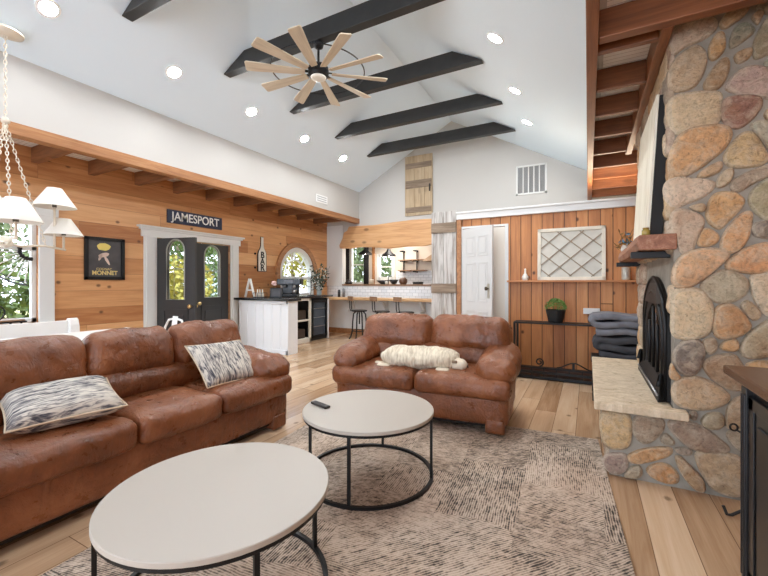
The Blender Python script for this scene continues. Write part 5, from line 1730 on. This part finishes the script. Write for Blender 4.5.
def pendant(x, y, z, label):
    p = thing('pendant_lamp', label, 'pendant lamp', (x, y, z), 0, 'black pendants in the kitchen')
    MB().lathe([(0.19, 0.0), (0.17, 0.04), (0.06, 0.12), (0.035, 0.2), (0.03, 0.2), (0.055, 0.11), (0.16, 0.035), (0.185, 0.0), (0.19, 0.0)], n=28, cap=False).build('lamp_shade', BLACKM, p, smooth=True)
    MB().tube([(0, 0, 0.2), (0, 0, 2.745 - z)], 0.008, 8).build('cord', BLACKM, p)
    MB().lathe([(0.0, -0.0), (0.03, 0.02), (0.035, 0.05), (0.02, 0.09), (0.0, 0.1)], n=14).build('bulb', emit('warm_bulb_' + str(int(-x * 10)), (1, 0.85, 0.65, 1), 4.0), p, smooth=True)
    L = bpy.data.lights.new('pendant_light', 'POINT'); L.energy = 6; L.color = (1, 0.9, 0.78); L.shadow_soft_size = 0.05
    lo = bpy.data.objects.new('pendant_light', L); col.objects.link(lo); lo.parent = p; lo.location = (0, 0, -0.03)
pendant(-5.33, 8.95, 2.05, 'black pendant lamp in front of the curtained kitchen window')
pendant(-4.62, 8.95, 1.985, 'black pendant lamp nearer the pipe shelves')
ks = thing('kitchen_fill_lamp', 'added white fill lamp on the kitchen ceiling, unseen behind the live edge board', 'ceiling light', (-4.4, 8.95, 2.749))  # added lamp out of view, there to brighten the kitchen
MB().lathe([(0.0, -0.04), (0.28, -0.04), (0.3, 0.0), (0.0, 0.0)], n=24, cap=False).build('diffuser', SOFTFILL, ks)

for i, (xa, lab) in enumerate(((-4.47, 'left'), (-4.08, 'right'))):
    p = thing('pipe_shelf', 'black iron pipe shelf on the kitchen back wall, the %s one' % lab, 'shelf', (xa, 9.58, 1.585), 0, 'pipe shelves in the kitchen')
    m = MB()
    m.tube([(0, -0.02, 0), (0, -0.02, 0.56)], 0.016, 8)
    for z in (0.0, 0.28, 0.55):
        m.tube([(0, -0.02, z), (0, -0.25, z), (0.1, -0.25, z)], 0.016, 8)
        m.lathe([(0.0, -0.0), (0.03, 0.0), (0.03, 0.016), (0.0, 0.016)], (0, 0, z), 10, 'Y')
    m.build('pipe_frame', IRON, p)
    MB().box((-0.06, -0.27, 0.297), (0.3, 0.0, 0.32)).build('upper_board', SEATW, p)
    MB().box((-0.06, -0.27, 0.016), (0.3, 0.0, 0.04)).build('lower_board', SEATW, p)
hd = thing('range_hood', 'pale wooden range hood on the kitchen back wall', 'range hood', (-3.17, 9.35, 1.84))
m = MB()
m.add([(-0.55, -0.3, 0), (0.5, -0.3, 0), (0.5, 0.24, 0), (-0.55, 0.24, 0), (-0.3, 0.0, 0.25), (0.3, 0.0, 0.25), (0.3, 0.24, 0.25), (-0.3, 0.24, 0.25)], [(0, 3, 2, 1), (0, 1, 5, 4), (1, 2, 6, 5), (2, 3, 7, 6), (3, 0, 4, 7), (4, 5, 6, 7)])
m.build('canopy', plain('hood_wood', srgb(170, 140, 110), 0.5, var=0.1), hd)
MB().box((-0.25, 0.02, 0.25), (0.25, 0.24, 0.905)).build('chimney', KWALL, hd)
kc = thing('kitchen_counter', 'wooden topped kitchen counter along the back wall beyond the opening', 'counter', (-3.9, 9.31, 0))
MB().box((-1.4, -0.3, 0), (1.65, 0.27, 0.88)).build('carcass', CABW, kc)
MB().box((-1.42, -0.33, 0.88), (1.68, 0.27, 0.92)).build('top', SEATW, kc)
# things on the ledge
IT = [('fruit_bowl', 'wide black bowl on the serving ledge', 'bowl', (-4.42, 8.27, 1.251), [(0.0, 0.0), (0.06, 0.0), (0.17, 0.09), (0.16, 0.09), (0.06, 0.012), (0.0, 0.012)], srgb(36, 34, 34)),
      ('fruit_bowl', 'smaller black bowl on the serving ledge right of the wide one', 'bowl', (-4.13, 8.27, 1.251), [(0.0, 0.0), (0.05, 0.0), (0.12, 0.11), (0.11, 0.11), (0.05, 0.012), (0.0, 0.012)], srgb(42, 38, 38)),
      ('kettle', 'brown rounded pot on the serving ledge under the pipe shelves', 'pot', (-3.88, 8.27, 1.251), [(0.0, 0.0), (0.07, 0.0), (0.1, 0.05), (0.1, 0.11), (0.06, 0.15), (0.02, 0.165), (0.0, 0.165)], srgb(104, 70, 50)),
      ('saucepan', 'black low saucepan on the serving ledge near the barn door', 'pan', (-3.5, 8.27, 1.251), [(0.0, 0.0), (0.12, 0.0), (0.13, 0.06), (0.12, 0.06), (0.11, 0.01), (0.0, 0.01)], srgb(36, 36, 38)),
      ('coffee_cup', 'small white cup on the serving ledge beside the black bowls', 'cup', (-4.275, 8.17, 1.251), [(0.0, 0.0), (0.03, 0.0), (0.04, 0.07), (0.035, 0.07), (0.027, 0.01), (0.0, 0.01)], srgb(232, 226, 216)),
      ('jug', 'dark squat jug at the left end of the serving ledge', 'jug', (-5.42, 8.27, 1.251), [(0.0, 0.0), (0.09, 0.0), (0.1, 0.04), (0.06, 0.1), (0.05, 0.12), (0.0, 0.12)], srgb(44, 36, 32)),
      ('bread_board_crock', 'cream crock on the serving ledge between curtain and bowls', 'crock', (-4.75, 8.27, 1.251), [(0.0, 0.0), (0.06, 0.0), (0.065, 0.1), (0.06, 0.12), (0.0, 0.12)], srgb(224, 208, 184))]
for (nm, lab, cat, loc, prof, c) in IT:
    k = MB().lathe(prof, n=24, cap=False).build(nm, plain(nm + '_glaze', c, 0.35), smooth=True)
    k.location = loc
    tag(k, lab, cat)
tp = thing('tap', 'black gooseneck tap rising behind the bowls on the ledge', 'tap', (-4.33, 8.375, 1.251))
MB().tube([(0, 0, 0), (0, 0, 0.16), (0.02, 0, 0.21), (0.06, 0, 0.22), (0.09, 0, 0.19)], 0.009, 8).build('spout', IRON, tp, smooth=True)

# ================================================================== DINING END BEHIND THE SOFA
bn = thing('dining_bench', 'white wooden bench with rounded end post under the left window', 'bench', (-5.3, 1.3, 0))
o = (-5.3, 1.3, 0)
MB(o).box((-5.33, 0.3, 0.62), (-5.29, 2.22, 0.85)).build('backrest', WHITEM, bn, bevel=0.008)
MB(o).box((-5.3, 0.3, 0.42), (-4.88, 2.22, 0.46)).build('seat', WHITEM, bn, bevel=0.006)
for (y, w) in ((0.3, 0.05), (2.20, 0.09)):
    m = MB(o)
    hp = [(-5.36, 0.0), (-4.86, 0.0), (-4.86, 0.46), (-5.22, 0.48), (-5.24, 0.80), (-5.26, 0.86), (-5.29, 0.875), (-5.335, 0.87), (-5.36, 0.83)]
    m.plate([hp], w, lambda a, b, t: (a, y + t, b))
    m.build('end_panel', WHITEM, bn, bevel=0.01)
dt = thing('dining_table', 'white dining table behind the long sofa', 'table', (-4.55, 1.85, 0))
o = (-4.55, 1.85, 0)
MB(o).box((-4.83, 0.5, 0.72), (-4.0, 2.58, 0.757)).build('tabletop', WHITEM, dt, bevel=0.005)
for x in (-4.79, -4.11):
    for y in (0.6, 2.44):
        MB(o).box((x, y, 0), (x + 0.07, y + 0.07, 0.72)).build('leg', WHITEM, dt)
dc = thing('dining_chair', 'white metal chair with arched back at the far end of the dining table', 'chair', (-4.62, 2.98, 0), math.radians(180))
m = MB().tube([(-0.2, -0.0, 0.45), (-0.18, -0.06, 0.72), (-0.13, -0.075, 0.81), (0, -0.08, 0.83), (0.13, -0.075, 0.81), (0.18, -0.06, 0.72), (0.2, 0.0, 0.45)], 0.014, 8)
m.bar((0, -0.02, 0.46), (0, -0.078, 0.86), 0.1, 0.006, (0, 1, 0))
m.build('backrest', WHITEM, dc, smooth=False)
MB().box((-0.19, -0.02, 0.435), (0.19, 0.34, 0.455)).build('seat', WHITEM, dc, bevel=0.008)
for x in (-1, 1):
    for y, yo in ((0.0, -0.06), (0.32, 0.40)):
        MB().tube([(0.16 * x, y, 0.44), (0.21 * x, yo, 0.0)], 0.014, 8).build('leg', WHITEM, dc, smooth=True)
cr = thing('iron_cart', 'dark iron side cart with brown top and scroll in front of the left window', 'cart', (-5.55, 1.55, 0))
o = (-5.55, 1.55, 0)
MB(o).box((-5.72, 1.1, 0.865), (-5.42, 1.86, 0.885)).build('top', SEATW, cr, bevel=0.003)
m = MB(o)
for y in (1.12, 1.85):
    for x in (-5.71, -5.43):
        m.tube([(x, y, 0.0), (x, y, 0.6), (x, y - 0.02, 0.865)], 0.01, 6)
m.tube([(-5.71, 1.1, 0.862), (-5.42, 1.1, 0.862), (-5.42, 1.87, 0.862), (-5.71, 1.87, 0.862)], 0.01, 6, closed=True)
m.build('frame', IRON, cr)
m = MB(o).tube([(-5.44, 1.62 + 0.09 * (1 - 0.6 * i / 30) * math.cos(-PI / 2 + 1.4 * 2 * PI * i / 30), 0.975 + 0.09 * (1 - 0.6 * i / 30) * math.sin(-PI / 2 + 1.4 * 2 * PI * i / 30)) for i in range(31)], 0.008, 6)
m.build('scroll_handle', IRON, cr, smooth=True)

sb_ = thing('sunburst_ornament', 'grey iron quarter wheel sunburst ornament hung in the left window corner', 'ornament', (XL - 0.02, 2.13, 1.675))
GIR = plain('weathered_grey_iron', srgb(96, 102, 108), 0.5, 0.3)
m = MB()
for r_, q in ((0.42, 0.011), (0.385, 0.006)):
    m.tube([(0, r_ * math.cos(PI * 0.93 + PI * 0.55 * i / 24), r_ * math.sin(PI * 0.93 + PI * 0.55 * i / 24)) for i in range(25)], q, 6)
m.build('rim', GIR, sb_, smooth=True)
for k in range(8):
    a = PI * 0.96 + PI * 0.5 * k / 7
    MB().tube([(0, 0.1 * math.cos(a), 0.1 * math.sin(a)), (0, 0.4 * math.cos(a), 0.4 * math.sin(a))], 0.007, 6).build('spoke', plain('pale_spoke', srgb(226, 228, 224), 0.5) if k == 0 else bpy.data.materials['pale_spoke'], sb_)
m = MB().tube([(0, 0.1 * math.cos(PI * 0.9 + PI * 0.65 * i / 16), 0.1 * math.sin(PI * 0.9 + PI * 0.65 * i / 16)) for i in range(17)], 0.018, 8)
for k in range(5):
    a = PI * 0.92 + PI * 0.6 * k / 4
    soft_box(m, (0.03, 0.045, 0.045), 0.012, 4, (0, 0.1 * math.cos(a), 0.1 * math.sin(a)))
m.build('hub', IRON, sb_, smooth=True)

# lamp on top of the closet, out of sight behind the white trim, washing the far joists
ul = thing('uplight_bar', 'slim lamp lying on top of the closet behind the white trim', 'lamp', (0.35, 6.35, 2.381))
MB().box((-0.5, -0.04, 0.0), (0.5, 0.04, 0.03)).build('housing', TRIMW, ul, bevel=0.004)
MB().box((-0.48, -0.03, 0.03), (0.48, 0.03, 0.036)).build('diffuser', emit('warm_strip', (1.0, 0.8, 0.58, 1), 55.0), ul)

# ================================================================== OUTDOORS
gr = MB().box((-30, -14, -0.25), (-6.7, 30, -0.15)).build('ground', plain('lawn_and_leaves', srgb(150, 146, 96), 0.95, bump=(20, 0.5, 0.02), var=0.35))
struct(gr)
gr2 = MB().box((-6.7, 9.9, -0.25), (10, 30, -0.15)).build('ground', bpy.data.materials['lawn_and_leaves']); struct(gr2)
GREENS = [plain('leaf_green_a', srgb(84, 106, 52), 0.7, var=0.4), plain('leaf_yellow', srgb(150, 144, 62), 0.7, var=0.35), plain('leaf_green_b', srgb(100, 114, 76), 0.7, var=0.4)]
BARK = plain('grey_bark', srgb(140, 126, 106), 0.9, bump=(30, 0.6, 0.02), var=0.2)
def bush_mesh(R, H, n, z0, leaf, seed):
    r = random.Random(seed)
    m = MB()
    blobs = [(Vector((r.uniform(-.6, .6) * R, r.uniform(-.6, .6) * R, z0 + H * r.uniform(0.15, 0.85))), R * r.uniform(0.35, 0.6)) for _ in range(9)]
    for i in range(n):
        c, rr = r.choice(blobs)
        d = Vector((r.gauss(0, 1), r.gauss(0, 1), r.gauss(0, 1))).normalized()
        b = c + d * rr * r.uniform(0.65, 1.0)
        u = Vector((r.uniform(-1, 1), r.uniform(-1, 1), r.uniform(-1, 1))).normalized()
        w = u.cross(Vector((r.uniform(-1, 1), r.uniform(-1, 1), r.uniform(-1, 1)))).normalized()
        m.add([b - u * leaf, b + w * leaf * .5, b + u * leaf, b - w * leaf * .5], [(0, 1, 2, 3)])
    return m
TREES = [(-9.2, 2.9, 'green bush seen through the left window', 0, 0), (-12.6, 8.4, 'leafy green tree seen through the glass of the open door leaf', 0, 1), (-9.7, 6.7, 'yellow shrub seen low through the double doors', 1, 0),
         (-15.6, 12.9, 'green tree seen through the glass of the closed door leaf', 0, 1), (-11.0, 12.4, 'yellow green tree seen through the arched window', 1, 1),
         (-13.5, 3.6, 'tall pale green tree behind the window bush', 2, 1), (-7.2, 12.6, 'pale green tree outside the curtained kitchen window', 2, 1), (-6.6, 17.2, 'dark green tree outside the small kitchen window', 0, 1)]
protos = {}
for (x, y, lab, g, kind) in TREES:
    tr = thing('tree' if kind else 'bush', lab, 'tree' if kind else 'bush', (x, y, -0.15))
    key = (g, kind)
    if key not in protos:
        if kind:
            a = bush_mesh(1.9, 3.4, 2600, 0.9, 0.11, 5 + g)
        else:
            a = bush_mesh(1.15, 1.9, 2100, 0.1, 0.08, 15 + g)
        fo = a.build('foliage', GREENS[g], tr)
        tk = MB().tube([(0, 0, 0), (0.06, 0.03, 1.2 if kind else 0.6), (0.02, 0.0, 2.8 if kind else 1.2)], [0.12, 0.09, 0.04] if kind else [0.05, 0.04, 0.02], 8).build('trunk', BARK, tr, smooth=True)
        protos[key] = (fo, tk)
    else:
        for q in protos[key]:
            c = q.copy(); col.objects.link(c); c.parent = tr
sd = thing('garden_shed', 'small grey garden shed seen through the closed door glass', 'shed', (-21.0, 16.6, -0.15))
MB().box((-1.2, -1.2, 0), (1.2, 1.2, 1.9)).build('wall', plain('grey_blue_siding', srgb(170, 182, 194), 0.7), sd)
MB().add([(-1.4, -1.4, 1.88), (1.4, -1.4, 1.88), (1.4, 1.4, 1.88), (-1.4, 1.4, 1.88), (-1.4, 0, 2.7), (1.4, 0, 2.7)], [(0, 1, 5, 4), (2, 3, 4, 5), (1, 2, 5), (3, 0, 4), (0, 3, 2, 1)]).build('roof', plain('slate_shingle', srgb(110, 112, 118), 0.8), sd)
pp = MB().box((-0.07, -0.07, 0), (0.07, 0.07, 2.6)).build('porch_post', TRIMW); pp.location = (-8.3, 7.9, -0.149)
tag(pp, 'white porch post seen through the closed door glass', 'post')
